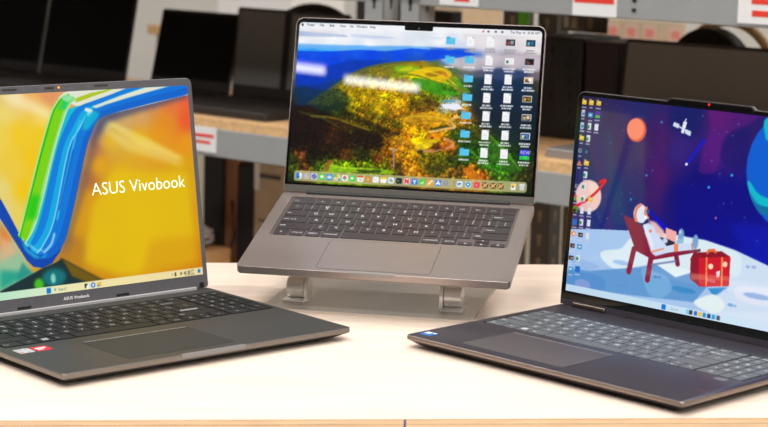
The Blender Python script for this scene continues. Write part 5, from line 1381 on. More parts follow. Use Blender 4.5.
M['card_white'] = mat('white card', (236, 236, 236), .6, noise=.01)
M['red_ink'] = mat('red print', (232, 62, 46), .6, noise=.02)
M['black'] = mat('black plastic', (20, 19, 19), .5, noise=.1, scale=30)
M['black2'] = mat('soft black', (30, 27, 26), .7, noise=.15, scale=20)
M['charcoal'] = mat('charcoal plastic', (44, 41, 39), .5, noise=.1, scale=20)
M['greyscreen'] = mat('switched off matt panel', (116, 114, 110), .6, noise=.05, scale=5)
M['offscreen'] = mat('switched off glossy panel', (8, 8, 8), .35, spec=.15, noise=.1)
M['plum'] = mat('plum black cover', (36, 22, 30), .6, noise=.12, scale=12)
M['cardboard'] = mat('brown cardboard', (192, 172, 144), .85, noise=.08, scale=30)
M['tan'] = mat('tan cardboard', (206, 162, 112), .85, noise=.12, scale=20)
M['brownwood'] = mat('brown stained wood', (146, 98, 64), .7, noise=.25, scale=8, stretch=(8, 8, .8))
M['beige'] = mat('beige laminate', (206, 194, 168), .6, noise=.04, scale=6)
M['silver_shell'] = mat('silver grey laptop shell', (150, 148, 146), .4, .3)
M['green'] = mat('bright green plastic', (86, 170, 30), .5, noise=.06)
M['cable_grey'] = mat('grey cable sheath', (186, 182, 178), .6, noise=.1)
M['pinkcard'] = mat('cream card with pink print', (206, 178, 162), .7, noise=.04)
M['pinkink'] = mat('pink print', (214, 134, 118), .7)
M['diffuser'] = emit_mat('lamp diffuser', (255, 250, 240), 4.0)

struct(obj('floor', bx(-7.2, 6.2, -8.7, 7.6, -1.0, -.9), M['floor']))
struct(obj('ceiling', bx(-7.2, 6.2, -8.7, 7.6, 4.6, 4.7), M['ceiling']))
struct(obj('wall_back', bx(-7.2, 6.2, 7.4, 7.6, -.9, 4.6), M['wall']))
struct(obj('wall_front', bx(-7.2, 6.2, -8.7, -8.5, -.9, 4.6), M['wall']))
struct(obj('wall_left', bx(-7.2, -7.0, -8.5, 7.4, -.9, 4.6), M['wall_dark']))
struct(obj('wall_right', bx(6.0, 6.2, -8.5, 7.4, -.9, 4.6), M['wall']))

def area(name, loc, sx, sy, power, rot=(0, 0, 0), col=(1, .975, .95)):
    l = bpy.data.lights.new(name, 'AREA'); l.shape = 'RECTANGLE'; l.size = sx; l.size_y = sy; l.energy = power; l.color = col
    o = bpy.data.objects.new(name, l); COL.objects.link(o); o.location = loc; o.rotation_euler = rot
    return o

def ceiling_light(loc, sx, sy, rz, power, label):
    """suspended linear lamp: housing, two cables and a lit panel on its underside"""
    t = empty('ceiling_light', label, 'lamp', loc, (0, 0, rz), 'ceiling lights')
    obj('housing', bx(-sx/2 - .02, sx/2 + .02, -sy/2 - .02, sy/2 + .02, .012, .07, bev=.006), M['steel'], t)
    obj('diffuser', bx(-sx/2, sx/2, -sy/2, sy/2, .0, .012), M['diffuser'], t)
    for q in (-1, 1): obj('suspension_cable', tube(bmesh.new(), [(q * sx * .4, 0, .07), (q * sx * .4, 0, 4.6 - loc[2])], .003, 6), M['steel'], t)
    a = area('lamp_light', (0, 0, -.004), sx, sy, power); a.parent = t
LIGHT = 1.0
ceiling_light((-3.40, -5.63, 4.0), .46, .11, R(-22), 2.6, 'short hanging lamp whose streak shows on the silver laptop screen')
ceiling_light((-3.99, -5.29, 4.0), .64, .12, R(-22), 3.8, 'hanging lamp at the far left end of the lamp row')
for i, (x, y, z, p) in enumerate(((-1.6, 1.0, 4.2, 45), (1.4, 1.0, 4.2, 45), (-1.3, -1.2, 3.3, 135), (1.3, -1.2, 3.3, 135), (-.1, 2.6, 4.2, 40), (-3.6, 3.8, 4.2, 120), (2.6, 4.6, 4.2, 140), (2.2, -5.2, 3.6, 200))):  # pair behind the camera hangs low, added as fill on camera-facing sides
    ceiling_light((x, y, z), 1.2, .32, R(0), p * LIGHT, ('wide hanging lamp left of the table', 'wide hanging lamp right of the table', 'added low fill lamp behind the camera on the left', 'added low fill lamp behind the camera on the right', 'wide hanging lamp straight over the laptops', 'wide hanging lamp over the left rack', 'wide hanging lamp over the right rack', 'added fill lamp that brightens the front wall')[i])  # last one is added to brighten the front wall, mirrored in metal

# ------------------------------------------------------------------ work table
TY = R(6.2)
table = empty('work_table', 'pale birch plywood table carrying the three open laptops', 'table', (0.004, 2.07, -.9), (0, 0, TY))
HD = .381
obj('tabletop', bx(-.85, .85, -HD + .0012, HD, .875, .9), M['birch'], table)
e = bmesh.new()
for k, (z0, z1, mi) in enumerate(((.8993, .8999, 1), (.8955, .8993, 0), (.8948, .8955, 1), (.8912, .8948, 0), (.8905, .8912, 1), (.8868, .8905, 0), (.8861, .8868, 1), (.875, .8861, 0))): box(e, -.85, .85, -HD, -HD + .0012, z0, z1, mi)
pe = obj('front_edge', e, [M['ply_edge'], M['ply_glue']], table)
o = obj('pen_mark', bx(-.0008, .0012, -HD - .0002, -HD, .889, .8998), M['pen'], table, (-.0216, 0, 0)); o['label'] = 'short blue pen line on the table edge'
for sx in (-1, 1):
    for sy in (-1, 1): obj('leg', bx(sx * .76 - .03, sx * .76 + .03, sy * .3 - .03, sy * .3 + .03, 0, .8, bev=.003), M['steel'], table)
obj('apron', bx(-.79, .79, -.33, .33, .8, .875), M['steel'], table)

# ------------------------------------------------------------------ laptops
def base_bm(x0, x1, y0, y1, r, prof, well, wr, depth):
    bm = bmesh.new(); n = 7
    rings = [[(x, y, z) for x, y in rrect(x0 + d, x1 - d, y0 + d, y1 - d, [max(q - d, .0005) for q in r], n)] for d, z in prof]
    V = loft(bm, rings, True, False)
    inn = [[bm.verts.new((x, y, z)) for x, y in rrect(*well, wr, 4)] for z in (0, -depth)]
    m = len(inn[0])
    for i in range(m): bm.faces.new((inn[0][(i + 1) % m], inn[0][i], inn[1][i], inn[1][(i + 1) % m]))
    bm.faces.new(inn[1])
    top = V[-1]; es = []
    for L in (top, inn[0]):
        for i in range(len(L)):
            es.append(bm.edges.get((L[i], L[(i + 1) % len(L)])))
    bmesh.ops.triangle_fill(bm, use_beauty=True, edges=es, normal=(0, 0, 1))
    bmesh.ops.recalc_face_normals(bm, faces=bm.faces[:])
    return bm

def add_keys(kb, keys, z0, z1, mats, inset, r, lh):
    for (x, b, w, h, leg) in keys:
        bm = bmesh.new(); hx, hy = w / 2 - inset, h / 2 - inset
        loft(bm, [[(p, q, z) for p, q in rrect(-hx + d, hx - d, -hy + d, hy - d, r, 3)] for d, z in ((0, z0), (0, z1 - .0002), (.00025, z1))])
        f = lambda p, q: (p, q, z1 + .00004)
        if leg == 'win':
            for a in (-1, 1):
                for c in (-1, 1):
                    vs = [bm.verts.new((a * .0018 + p * .0015, c * .0018 + q * .0015, z1 + .00004)) for p, q in ((-1, -1), (1, -1), (1, 1), (-1, 1))]; bm.faces.new(vs).material_index = 1
        elif isinstance(leg, tuple) and leg[0] == 'hatch':
            for k in range(9):
                vs = [bm.verts.new((p, q, z1 + .00004)) for p, q in ((-.015 + k * .0026, -.0052), (-.0138 + k * .0026, -.0052), (-.0122 + k * .0026, .0002), (-.0134 + k * .0026, .0002))]; bm.faces.new(vs).material_index = 1
        elif isinstance(leg, tuple):
            letters(bm, leg[0], 0, .0008, lh * .8, f, 1, align='c'); letters(bm, leg[1], 0, -.0044, lh * .8, f, 1, align='c')
        elif leg:
            if len(leg) == 1: letters(bm, leg, 0, -lh / 2, lh, f, 1, align='c')
            else: letters(bm, leg, -hx + .0018 if w > .021 else 0, -lh * .45, lh * .62, f, 1, align='l' if w > .021 else 'c', width=None)
        obj('key', bm, mats, kb, (x, -b, 0))

def pc_layout(x0, u, b0, fh, rh, xn, un, lenovo):
    K = []
    def row(b, h, spec, x=None, uu=u):
        x = x0 if x is None else x
        for w, l in spec:
            K.append((x + w * uu / 2, b + h / 2, w * uu, h, l)); x += w * uu
    F = ['esc'] + ['F%d' % i for i in range(1, 13)] + ['prt', 'del']
    row(b0, fh, [(1, l) for l in F]); row(b0, fh, [(1, l) for l in ('hm', 'end', 'up', 'dn')], xn, un)
    b = b0 + fh
    row(b, rh, [(1, ('~', '`'))] + [(1, (s, d)) for d, s in zip('1234567890-=', '!@#$%^&*()_+')] + [(2, 'Backspace')])
    row(b, rh, [(1, 'num'), (1, '/'), (1, '*'), (1, '-')], xn, un); b += rh
    row(b, rh, [(1.5, 'Tab')] + [(1, l) for l in 'QWERTYUIOP'] + [(1, ('{', '[')), (1, ('}', ']')), (1.5, ('|', '\\'))])
    row(b, rh, [(1, '7'), (1, '8'), (1, '9')], xn, un); K.append((xn + 3.5 * un, b + rh, un, 2 * rh, '+')); b += rh
    row(b, rh, [(1.75, 'Caps Lock')] + [(1, l) for l in 'ASDFGHJKL'] + [(1, (':', ';')), (1, ('"', "'")), (2.25, 'Enter' if lenovo else ('hatch',))])
    row(b, rh, [(1, '4'), (1, '5'), (1, '6')], xn, un); b += rh
    row(b, rh, [(2.25, 'Shift')] + [(1, l) for l in 'ZXCVBNM'] + [(1, ('<', ',')), (1, ('>', '.')), (1, ('?', '/')), (2.75, 'Shift')])
    row(b, rh, [(1, '1'), (1, '2'), (1, '3')], xn, un); K.append((xn + 3.5 * un, b + rh, un, 2 * rh, 'Ent')); b += rh
    row(b, rh, [(1.25, 'Ctrl'), (1, 'Fn'), (1, 'win'), (1.25, 'Alt'), (5.5, ''), (1, 'Alt'), (1, 'Ctrl'), (1, '<')])
    K.append((x0 + 13.5 * u, b + rh * .25, u, rh * .5, '^')); K.append((x0 + 13.5 * u, b + rh * .75, u, rh * .5, 'v')); K.append((x0 + 14.5 * u, b + rh / 2, u, rh, '>'))
    row(b, rh, [(2, '0'), (1, '.')], xn, un)
    return K

def touchpad(base, x0, x1, b0, b1, r, m, gapm, lip=None):
    g = .0006
    bm = plate(x0, x1, -b1, -b0, r, -.0002, .0002, n=4)
    plate(x0 - g, x1 + g, -b1 - g, -b0 + g, r + g, -.0002, .0001, n=4, bm=bm, mi=1)
    if lip:      # bright cut edge along the back of the pad
        box(bm, x0 + .002, x1 - .002, -b0 - .0005, -b0 + .0002, .0, .00035, 2)
    return obj('touchpad', bm, [m, gapm] + ([lip] if lip else []), base)

def feet(base, W, D, zb, m):
    for sx in (-1, 1): obj('rubber_foot', bx(sx * W * .36 - .02, sx * W * .36 + .02, -D + .018, -D + .028, -zb, -zb + .0032), m, base)
    obj('rubber_foot', bx(-W * .38, W * .38, -.026, -.016, -zb, -zb + .0032), m, base)

# ---- left: charcoal laptop with the yellow and blue wallpaper
V1 = mat('charcoal laptop plastic', (60, 60, 59), .5, .1, .3, noise=.05, scale=200)
V2 = mat('lighter machined rim', (128, 122, 116), .35, .7, noise=.03)
V3 = mat('grey laptop bezel', (88, 86, 90), .5, .0, noise=.05, scale=150)
V4 = mat('dark keycap', (32, 33, 35), .6, 0, .25, noise=.05, scale=100)
V5 = mat('grey key legend', (196, 200, 208), .6)
V6 = mat('charcoal touchpad', (52, 52, 51), .6, 0, .2, noise=.03)
SILV = mat('bright metal strip', (176, 174, 174), .45, .1)
STK_W = mat('silver sticker', (200, 200, 204), .35, .2, noise=.15, scale=300)
STK_R = mat('red sticker', (214, 24, 40), .4, noise=.05)
WHITE = mat('white lettering', (236, 236, 238), .6)
AMBER = emit_mat('webcam in amber light', (255, 150, 20), 1.0)
REDLED = emit_mat('webcam red light', (240, 30, 30), 1.0)

def frame_of(name, label, loc, rot): return empty(name, label, 'laptop', loc, rot)

viv = frame_of('laptop', 'charcoal laptop at the left with yellow wallpaper and a blue and green loop', (-.33736, 2.07742, 0), (0, 0, .72386))
ZB = .0145; W = .359; D = .2582; L = .2463; LA = (-.1605, 0, 0)
prof = [(.020, -ZB + .0022), (.014, -ZB + .0024), (.0024, -.0064), (.0006, -.0057), (0, -.0050), (0, -.0010), (.0008, 0)]
well = (-.1695, .1725, -.1338, -.0217)
base = obj('base', base_bm(-W/2, W/2, -D, .004, (.004, .004, .006, .006), prof, well, .003, .0012), V1, viv, (0, 0, ZB), smooth=35)
base.data.materials.append(V2)
for p in base.data.polygons:
    if abs(p.normal.z) < .75 and -.0061 < p.center.z < -.0002 and not (well[0] - .002 < p.center.x < well[1] + .002 and well[2] - .002 < p.center.y < well[3] + .002): p.material_index = 1
feet(base, W, D, ZB, M['black'])
kb = obj('keyboard', plate(well[0] + .0002, well[1] - .0002, well[2] + .0002, well[3] - .0002, .003, -.0014, -.0011, n=4), M['black2'], viv, (0, 0, ZB))
add_keys(kb, pc_layout(-.1675, .0187, .0237, .0142, .0187, .1155, .0138, False), -.0011, .0003, [V4, V5], .0010, .0012, .0042)
touchpad(base, -.0938, .0372, .1565, .2410, .004, V6, M['black2'], SILV)
obj('thumb_notch', bx(-.041, .038, -D - .0002, -D + .003, -.0036, .00015), mat('grey thumb notch', (132, 131, 133), .4, .2), base)
sm = plate(-.168, -.151, -.163, -.146, .001, 0, .0002, n=2)
for q_ in ((-.1665, -.1600, -.1535, -.1490, 1), (-.1585, -.1525, -.1600, -.1575, 1), (-.1665, -.1620, -.1605, -.1580, 2), (-.1575, -.1535, -.1520, -.1485, 1)): box(sm, q_[0], q_[1], q_[2], q_[3], .0002, .00026, q_[4])
s = obj('sticker', sm, [STK_W, M['steel'], STK_R], base); s['label'] = 'silver sticker'
s = bmesh.new(); plate(-.149, -.131, -.163, -.146, .001, 0, .0002, n=2, bm=s)
box(s, -.146, -.134, -.154, -.151, .0002, .00026, 1); box(s, -.146, -.139, -.159, -.157, .0002, .00026, 1)
s = obj('sticker', s, [STK_R, WHITE], base); s['label'] = 'red sticker'
obj('hinge_strip', bx(-.162, .161, -.0026, .0030, -.001, .0030, bev=.0006), SILV, viv, (0, 0, ZB))
lid = obj('lid', upright(-W/2, W/2, .0008, L, (.004, .004, .008, .008), .0, .0065, .0008), V3, viv, (0, 0, ZB), LA, smooth=40)
bz = upright(-W/2 + .0016, W/2 - .0016, .0025, L - .0018, (.003, .003, .007, .007), -.0003, .0008)
obj('bezel', bz, V3, lid)
c = Canvas(-172.5, 172.5, 16.5, 237.4, 392, 250); c.run(ART_VIV)
disp = c.grid_obj('display', screen_mat('matt lit panel', .45, .12), viv, -.0006, (0, 0, ZB), LA)
wm = bmesh.new(); letters(wm, 'ASUS Vivobook', .0305, .1200, .0138, lambda x, z: (x, -.0009, z), width=.127, off=-.012)
wm = obj('screen_wordmark', wm, emit_mat('white lit lettering', (240, 242, 222), 1.0), disp); wm['label'] = 'white wordmark glowing on the yellow screen'
lg = bmesh.new(); letters(lg, 'ASUS Vivobook', -.0172, .0080, .0034, lambda x, z: (x, -.0005, z), width=.0335, off=.012)
obj('bezel_logo', lg, WHITE, lid)
for x in (-.067, .060): obj('rubber_pad', upright(x - .0085, x + .0085, .0044, .0068, .001, -.0010, 0), M['black'], lid)
obj('rubber_pad', upright(.1665, .1725, .0020, .0075, .0008, -.0010, 0), M['black'], lid)
wc = bmesh.new(); upright(-.0012, .0012, .2412, .2436, .0011, -.0006, 0, bm=wc); obj('webcam', wc, AMBER, lid)
ws = bmesh.new(); upright(-.018, -.006, .2408, .2434, .001, -.00055, 0, bm=ws)
for x in (-.029, .010, .03, .062): upright(x - .0006, x + .0006, .2418, .2430, .0005, -.00055, 0, bm=ws)
for x in (-.062, .055): upright(x - .009, x + .009, .2414, .2432, .0006, -.00055, 0, bm=ws)
obj('webcam_shutter', ws, M['charcoal'], lid)

# ---- right: slate laptop with the astronaut wallpaper
Y1 = mat('slate laptop metal', (66, 62, 70), .38, .35, noise=.04, scale=200)
Y2 = mat('warm metal rim', (150, 134, 124), .38, .7, noise=.03)
Y4 = mat('mid grey keycap', (94, 98, 102), .5, noise=.04, scale=100)
Y5 = mat('white key legend', (232, 232, 236), .6)
Y6 = mat('slate touchpad', (86, 80, 83), .5, .2, .3, noise=.03)
GLASS = mat('black bezel glass', (8, 8, 9), .08, spec=.5)
STK_B = mat('blue sticker', (30, 110, 190), .35, noise=.1)
yo = frame_of('laptop', 'slate grey laptop at the right with an astronaut wallpaper on its screen', (.33203, 2.02666, 0), (0, 0, -.78642))
ZB = .0145; W = .3615; D = .2521; L = .2453; LA = (-.07418, 0, 0)
prof = [(.018, -ZB + .0022), (.012, -ZB + .0024), (.0022, -.0060), (.0005, -.0053), (0, -.0046), (0, -.0018), (.0007, -.0006), (.0016, 0)]
well = (-.1705, .1705, -.1432, -.0405)
base = obj('base', base_bm(-W/2, W/2, -D, .006, (.0045, .0045, .009, .009), prof, well, .003, .0010), Y1, yo, (0, 0, ZB), smooth=35)
base.data.materials.append(Y2)
for p in base.data.polygons:
    if abs(p.normal.z) < .75 and -.0056 < p.center.z < -.0003 and not (well[0] - .002 < p.center.x < well[1] + .002 and well[2] - .002 < p.center.y < well[3] + .002): p.material_index = 1
feet(base, W, D, ZB, M['black'])
kb = obj('keyboard', plate(well[0] + .0002, well[1] - .0002, well[2] + .0002, well[3] - .0002, .003, -.0012, -.0009, n=4), M['black2'], yo, (0, 0, ZB))
add_keys(kb, pc_layout(-.1685, .0186, .0420, .0120, .0176, .1125, .0139, True), -.0009, .0005, [Y4, Y5], .0009, .0016, .0050)
touchpad(base, -.115, .0215, .1555, .2372, .004, Y6, M['charcoal'], SILV)
s = bmesh.new(); plate(-.1735, -.1585, -.2390, -.2240, .001, 0, .0002, n=2, bm=s); box(s, -.1725, -.1660, -.2320, -.2250, .0002, .00026, 1); box(s, -.1640, -.1600, -.2280, -.2250, .0002, .00026, 1)
obj('sticker', s, [STK_B, WHITE], base)['label'] = 'small blue and white sticker'
obj('fingerprint_reader', plate(.1445, .1580, -.1560, -.1470, .0015, 0, .00015, n=3), mat('fingerprint window', (108, 108, 116), .3, .2), base)
s = bmesh.new()
for k in range(5): box(s, .160 + k * .0028, .162 + k * .0028, -.2035, -.2018, 0, .0001)
obj('deck_print', s, mat('dull red print', (120, 66, 66), .6), base)
for q in (-1, 1):
    h = cylx(bmesh.new(), q * .1375 - .0235, q * .1375 + .0235, .0012, .0026, .0036, ch=.0006)
    obj('hinge', h, mat('dark hinge metal', (96, 82, 76), .3, .8), yo, (0, 0, ZB), smooth=40)
ls = upright(-W/2, W/2, .0006, L, (.004, .004, .009, .009), .0, .0060, .0008)
pr = [(-.058, L - .001), (-.0515, L + .0034), (.0535, L + .0034), (.060, L - .001)]
fa = [ls.verts.new((x, .0002, z)) for x, z in pr]; fb = [ls.verts.new((x, .0062, z)) for x, z in pr]
ls.faces.new(fa); ls.faces.new(fb[::-1])
for i in range(4): ls.faces.new((fa[(i + 1) % 4], fa[i], fb[i], fb[(i + 1) % 4]))
lid = obj('lid', ls, mat('slate lid metal', (112, 106, 108), .3, .8), yo, (0, 0, ZB), LA, smooth=40)
bz = upright(-W/2 + .0012, W/2 - .0012, .0075, L - .0012, (.003, .003, .008, .008), -.0003, .0008)
pr = [(-.0565, L - .002), (-.0510, L + .0022), (.0530, L + .0022), (.0585, L - .002)]
bz.faces.new([bz.verts.new((x, -.0003, z)) for x, z in pr])
obj('bezel', bz, GLASS, lid)
obj('lid_chin', upright(-W/2 + .0012, W/2 - .0012, 0.0008, .0075, .0005, -.0003, .0008), Y1, lid)
c = Canvas(-173.2, 173.2, 17.0, 240.2, 392, 250); c.run(ART_YOGA)
c.grid_obj('display', screen_mat('glossy lit panel', .04, .5), yo, -.0006, (0, 0, ZB), LA)
wc = bmesh.new(); upright(-.0012, .0012, .2446, .2470, .0011, -.0007, 0, bm=wc); obj('webcam', wc, REDLED, lid)

# ---- middle: silver brown laptop raised on the stand
A1 = mat('anodised aluminium', (162, 150, 145), .38, .7, noise=.03, scale=300)
A2 = mat('keyboard bed', (106, 95, 94), .45, .4)
A4 = mat('plum black keycap', (54, 46, 50), .4, noise=.05, scale=100)
A5 = mat('pale key legend', (224, 228, 232), .6)
A6 = mat('aluminium touchpad', (162, 150, 145), .38, .7, noise=.02)
GAP = mat('dark gap', (52, 46, 50), .7)
BAR = mat('grey screen chin', (86, 83, 78), .4, .5)
cy, sy = math.cos(-.1912), math.sin(-.1912)
ZB = .0125
mac = frame_of('laptop', 'silver brown laptop raised on the metal stand, valley landscape on its screen', (0, 0, 0), (.2439, 0, -.1912))
Rm = Euler((.2439, 0, -.1912)).to_matrix()
mac.location = Vector((.0279, 2.3091, .1081)) + Rm @ Vector((0, 0, -ZB))
W = .3126; D = .2212; L = .2205; LA = (-.499, 0, 0)
prof = [(.010, -ZB + .0018), (.004, -.0104), (.0012, -.0096), (0, -.0080), (0, -.0004), (.0003, 0)]
well = (-.1415, .1405, -.1295, -.0108)
base = obj('base', base_bm(-W/2, W/2, -D, .004, (.006, .006, .008, .008), prof, well, .003, .0012), A1, mac, (0, 0, ZB), smooth=35)
for sx in (-1, 1):
    for b in (.03, .19): obj('rubber_foot', cylx(bmesh.new(), -.0009, .0009, 0, 0, .010), M['black'], base, (sx * .115, -b, -ZB + .0009), (0, R(90), 0))
kb = obj('keyboard', plate(well[0] + .0002, well[1] - .0002, well[2] + .0002, well[3] - .0002, .003, -.0014, -.0011, n=4), A2, mac, (0, 0, ZB))
K = []; u = .0191; rh = .01917
def mrow(i, spec):
    x = -.1385
    for w, l in spec:
        K.append((x + w * u / 2, .0125 + (i + .5) * rh, w * u, rh, l)); x += w * u
mrow(0, [(1.5, 'esc')] + [(1, 'F%d' % k) for k in range(1, 13)] + [(1, '')])
mrow(1, [(1, ('~', '`'))] + [(1, (s, d)) for d, s in zip('1234567890-=', '!@#$%^&*()_+')] + [(1.5, 'delete')])
mrow(2, [(1.5, 'tab')] + [(1, l) for l in 'QWERTYUIOP'] + [(1, ('{', '[')), (1, ('}', ']')), (1, ('|', '\\'))])
mrow(3, [(1.75, 'caps lock')] + [(1, l) for l in 'ASDFGHJKL'] + [(1, (':', ';')), (1, ('"', "'")), (1.75, 'return')])
mrow(4, [(2.25, 'shift')] + [(1, l) for l in 'ZXCVBNM'] + [(1, ('<', ',')), (1, ('>', '.')), (1, ('?', '/')), (2.25, 'shift')])
mrow(5, [(1, 'fn'), (1, 'control'), (1, 'option'), (1.25, 'command'), (5, ''), (1.25, 'command'), (1, 'option')])
bb = .0125 + 5 * rh
K += [(-.1385 + 12 * u, bb + rh * .75, u, rh * .5, '<'), (-.1385 + 13 * u, bb + rh * .25, u, rh * .5, '^'), (-.1385 + 13 * u, bb + rh * .75, u, rh * .5, 'v'), (-.1385 + 14 * u, bb + rh * .75, u, rh * .5, '>')]
add_keys(kb, K, -.0011, .0001, [A4, A5], .0012, .0016, .0046)
touchpad(base, -.0650, .0650, .1350, .2146, .005, A6, GAP)
nb = bmesh.new(); plate(-.027, .027, -D - .00025, -D + .0045, .002, -.0036, .0001, n=4, bm=nb)
obj('thumb_notch', nb, mat('pale notch', (150, 146, 142), .45, .4), base)
obj('hinge', cylx(bmesh.new(), -.126, .126, .001, .0006, .0030, ch=.0004), M['black'], mac, (0, 0, ZB), smooth=40)
lid = obj('lid', upright(-W/2, W/2, .0022, L, (.003, .003, .010, .010), .0, .0042, .0006), A1, mac, (0, 0, ZB), LA, smooth=40)
obj('screen_chin', upright(-W/2 + .001, W/2 - .001, .0024, .0105, .0006, -.0003, .0006), BAR, lid)
obj('bezel', upright(-W/2 + .0011, W/2 - .0011, .0105, L - .0011, (.0006, .0006, .009, .009), -.0003, .0008), GLASS, lid)
c = Canvas(-151.6, 151.6, 13.2, 213.9, 440, 292); c.run(ART_MAC)
for s_ in (-1, 1):
    for t in (0,):
        q = 5.5; cx = s_ * 151.6
        pts = [(cx, 213.9 + .2)] + [(cx - s_ * q + s_ * q * math.cos(a), 213.9 - q + q * math.sin(a)) for a in np.linspace(0, math.pi / 2, 8)]
        c.poly(pts, (0, 0, 0))
disp = c.grid_obj('display', screen_mat('glass lit panel', .0, .5), mac, -.0006, (0, 0, ZB), LA)
nt_ = upright(-.0185, .0170, .2085, .2145, (.002, .002, .0004, .0004), -.0011, -.0007); upright(-.0018, .0006, .2102, .2124, .001, -.0013, -.0011, bm=nt_, mi=1)
obj('camera_notch', nt_, [GLASS, M['charcoal']], lid)

# ------------------------------------------------------------------ stand under the middle laptop
ALU = mat('brushed aluminium', (206, 198, 188), .32, .72, noise=.04, scale=60, stretch=(1, 40, 1), aniso=.4)
ALU2 = mat('polished hinge metal', (246, 244, 241), .28, .45, noise=.02)
so = Vector((cy * -.4225 + -sy * 2.10, sy * -.4225 + cy * 2.10, 0))      # stand frame origin: front centre of its plate
so = Vector((.982 * -.4225 + .19 * 2.10, -.19 * -.4225 * -1 + .982 * 2.10, 0)) if False else so
stand = empty('laptop_stand', 'brushed metal folding stand holding up the middle laptop', 'laptop stand', so, (0, 0, -.1912))
obj('base_plate', plate(-.1225, .1225, -.018, .205, (.014, .014, .02, .02), 0, .0035, .0006), ALU, stand, smooth=40)
hz = .0175; hy = .040
for q in (-1, 1):
    x = q * .080
    br = bmesh.new()
    box(br, min(x, x + q * .026), max(x, x + q * .026), hy - .022, hy + .006, .0035, .0058, bev=.0006)       # foot on the plate
    # upright ear with a round head
    out = [(hy - .013, .0035), (hy + .012, .0035)] + [(hy + .0135 * math.cos(a), hz + .0005 + .0135 * math.sin(a)) for a in np.linspace(-.2, math.pi + .2, 15)]
    loft(br, [[(x - q * .002, y, z) for y, z in out], [(x + q * .002, y, z) for y, z in out]]); bmesh.ops.recalc_face_normals(br, faces=br.faces[:])
    obj('hinge_bracket', br, ALU2, stand, smooth=35)
    x0, x1 = sorted((x + q * .0025, x + q * .0235))
    bl = cylx(bmesh.new(), x0, x1, hy, hz, .0122, ch=.0008); cylx(bl, x0 - .0003 if q < 0 else x1, x0 if q < 0 else x1 + .0003, hy, hz, .006)
    obj('hinge_barrel', bl, ALU2, stand, smooth=35)
    # arm rising from the barrel to the tray under the laptop
    am = bmesh.new()
    xa, xb = x0 + .001, x1 - .001
    p0, p1 = (hy + .004, hz + .010), (.150, .0705)
    d = Vector((p1[0] - p0[0], p1[1] - p0[1])).normalized(); nn = Vector((-d.y, d.x)) * .002
    loft(am, [[(X, y, z) for y, z in ((p0[0] + nn.x, p0[1] + nn.y), (p0[0] - nn.x, p0[1] - nn.y), (p1[0] - nn.x, p1[1] - nn.y), (p1[0] + nn.x, p1[1] + nn.y))] for X in (xa, xb)])
    bmesh.ops.recalc_face_normals(am, faces=am.faces[:]); obj('arm', am, ALU, stand)
# tray parallel to the laptop's underside
Rs = Matrix.Rotation(-.1912, 3, 'Z')
hin = Rs.transposed() @ (mac.location - so)
ty0, ty1 = -.19, -.035
tr = plate(-.105, .105, ty0, ty1, .012, -.0034, -.0004, n=4)
obj('tray', tr, ALU, stand, hin, (.2439, 0, 0))
# ------------------------------------------------------------------ store racks behind the table
SY = math.atan2(-.6338, .7735)
O = Vector((0, 3.619, 0)); SV = Vector((.7735, -.6338, 0)); NV = Vector((.6338, .7735, 0))
def at(s, d, z): return O + SV * s + NV * d + Vector((0, 0, z))

def post_bm(s0, s1, d, h0, h1, face_light, hz0=-.3):
    """slotted angle post: front flange and side flange with keyhole slots"""
    bm = bmesh.new()
    box(bm, s0, s1, d, d + .003, h0, h1); box(bm, s1 - .003, s1, d, d + .045, h0, h1)
    sc = (s0 + s1) / 2
    for k in range(int((h1 - h0) / .05)):
        z = h0 + .03 + k * .05
        box(bm, sc - .005, sc + .005, d - .0004, d, z, z + .012, 1); box(bm, sc - .0028, sc + .0028, d - .0004, d, z - .012, z, 1)
        box(bm, s1, s1 + .0004, d + .018, d + .027, z, z + .012, 1); box(bm, s1, s1 + .0004, d + .020, d + .025, z - .012, z, 1)
    return bm

def rack(label, posts, s0, s1, screws):
    t = empty('shelving_unit', label, 'shelf', O + Vector((0, 0, -.9)), (0, 0, SY))
    for s in posts:
        for d, dark in ((0, 0), (.45, 1)):
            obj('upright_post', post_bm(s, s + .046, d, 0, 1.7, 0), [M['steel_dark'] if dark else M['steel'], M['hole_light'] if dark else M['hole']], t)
    for z in (.9, .34):
        obj('front_beam', bx(s0, s1, 0 if z > .5 else .002, .03, z - .058, z, bev=.002), M['steel'], t)
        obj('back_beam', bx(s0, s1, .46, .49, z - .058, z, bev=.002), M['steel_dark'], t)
        obj('shelf_board', bx(s0, s1, .002, .49, z, z + .018), M['osb'], t)
    ub = bx(s0, s1, 0, .03, 1.18, 1.25, bev=.002)
    for s in screws:
        for z in (1.196, 1.212): cyl = box(ub, s - .004, s + .004, -.0015, 0, z - .003, z + .003, 1)
    obj('front_beam', ub, [M['steel'], M['hole']], t)
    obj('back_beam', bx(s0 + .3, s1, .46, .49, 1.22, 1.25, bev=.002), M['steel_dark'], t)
    obj('shelf_board', bx(s0, s1, .002, .49, 1.25, 1.268), M['osb'], t)
    return t
rackL = rack('grey steel rack with keyhole posts behind the left and middle laptops', (-.060, -1.70), -1.70, -.016, ())
rackR = rack('grey steel rack behind the right laptop, its upper beam crossing the top right', (.028, 1.45), .028, 1.49, (.54,))
br = bx(.084, .195, .452, .456, 1.118, 1.155)
for s in (.097, .118, .155): box(br, s - .006, s + .006, .4512, .452, 1.126, 1.148, 1)
obj('back_brace', br, [M['steel_dark'], M['hole_light']], rackR)
obj('upright_post', post_bm(.108, .142, .45, 0, 1.0, 0), [M['steel_dark'], M['hole_light']], rackR)

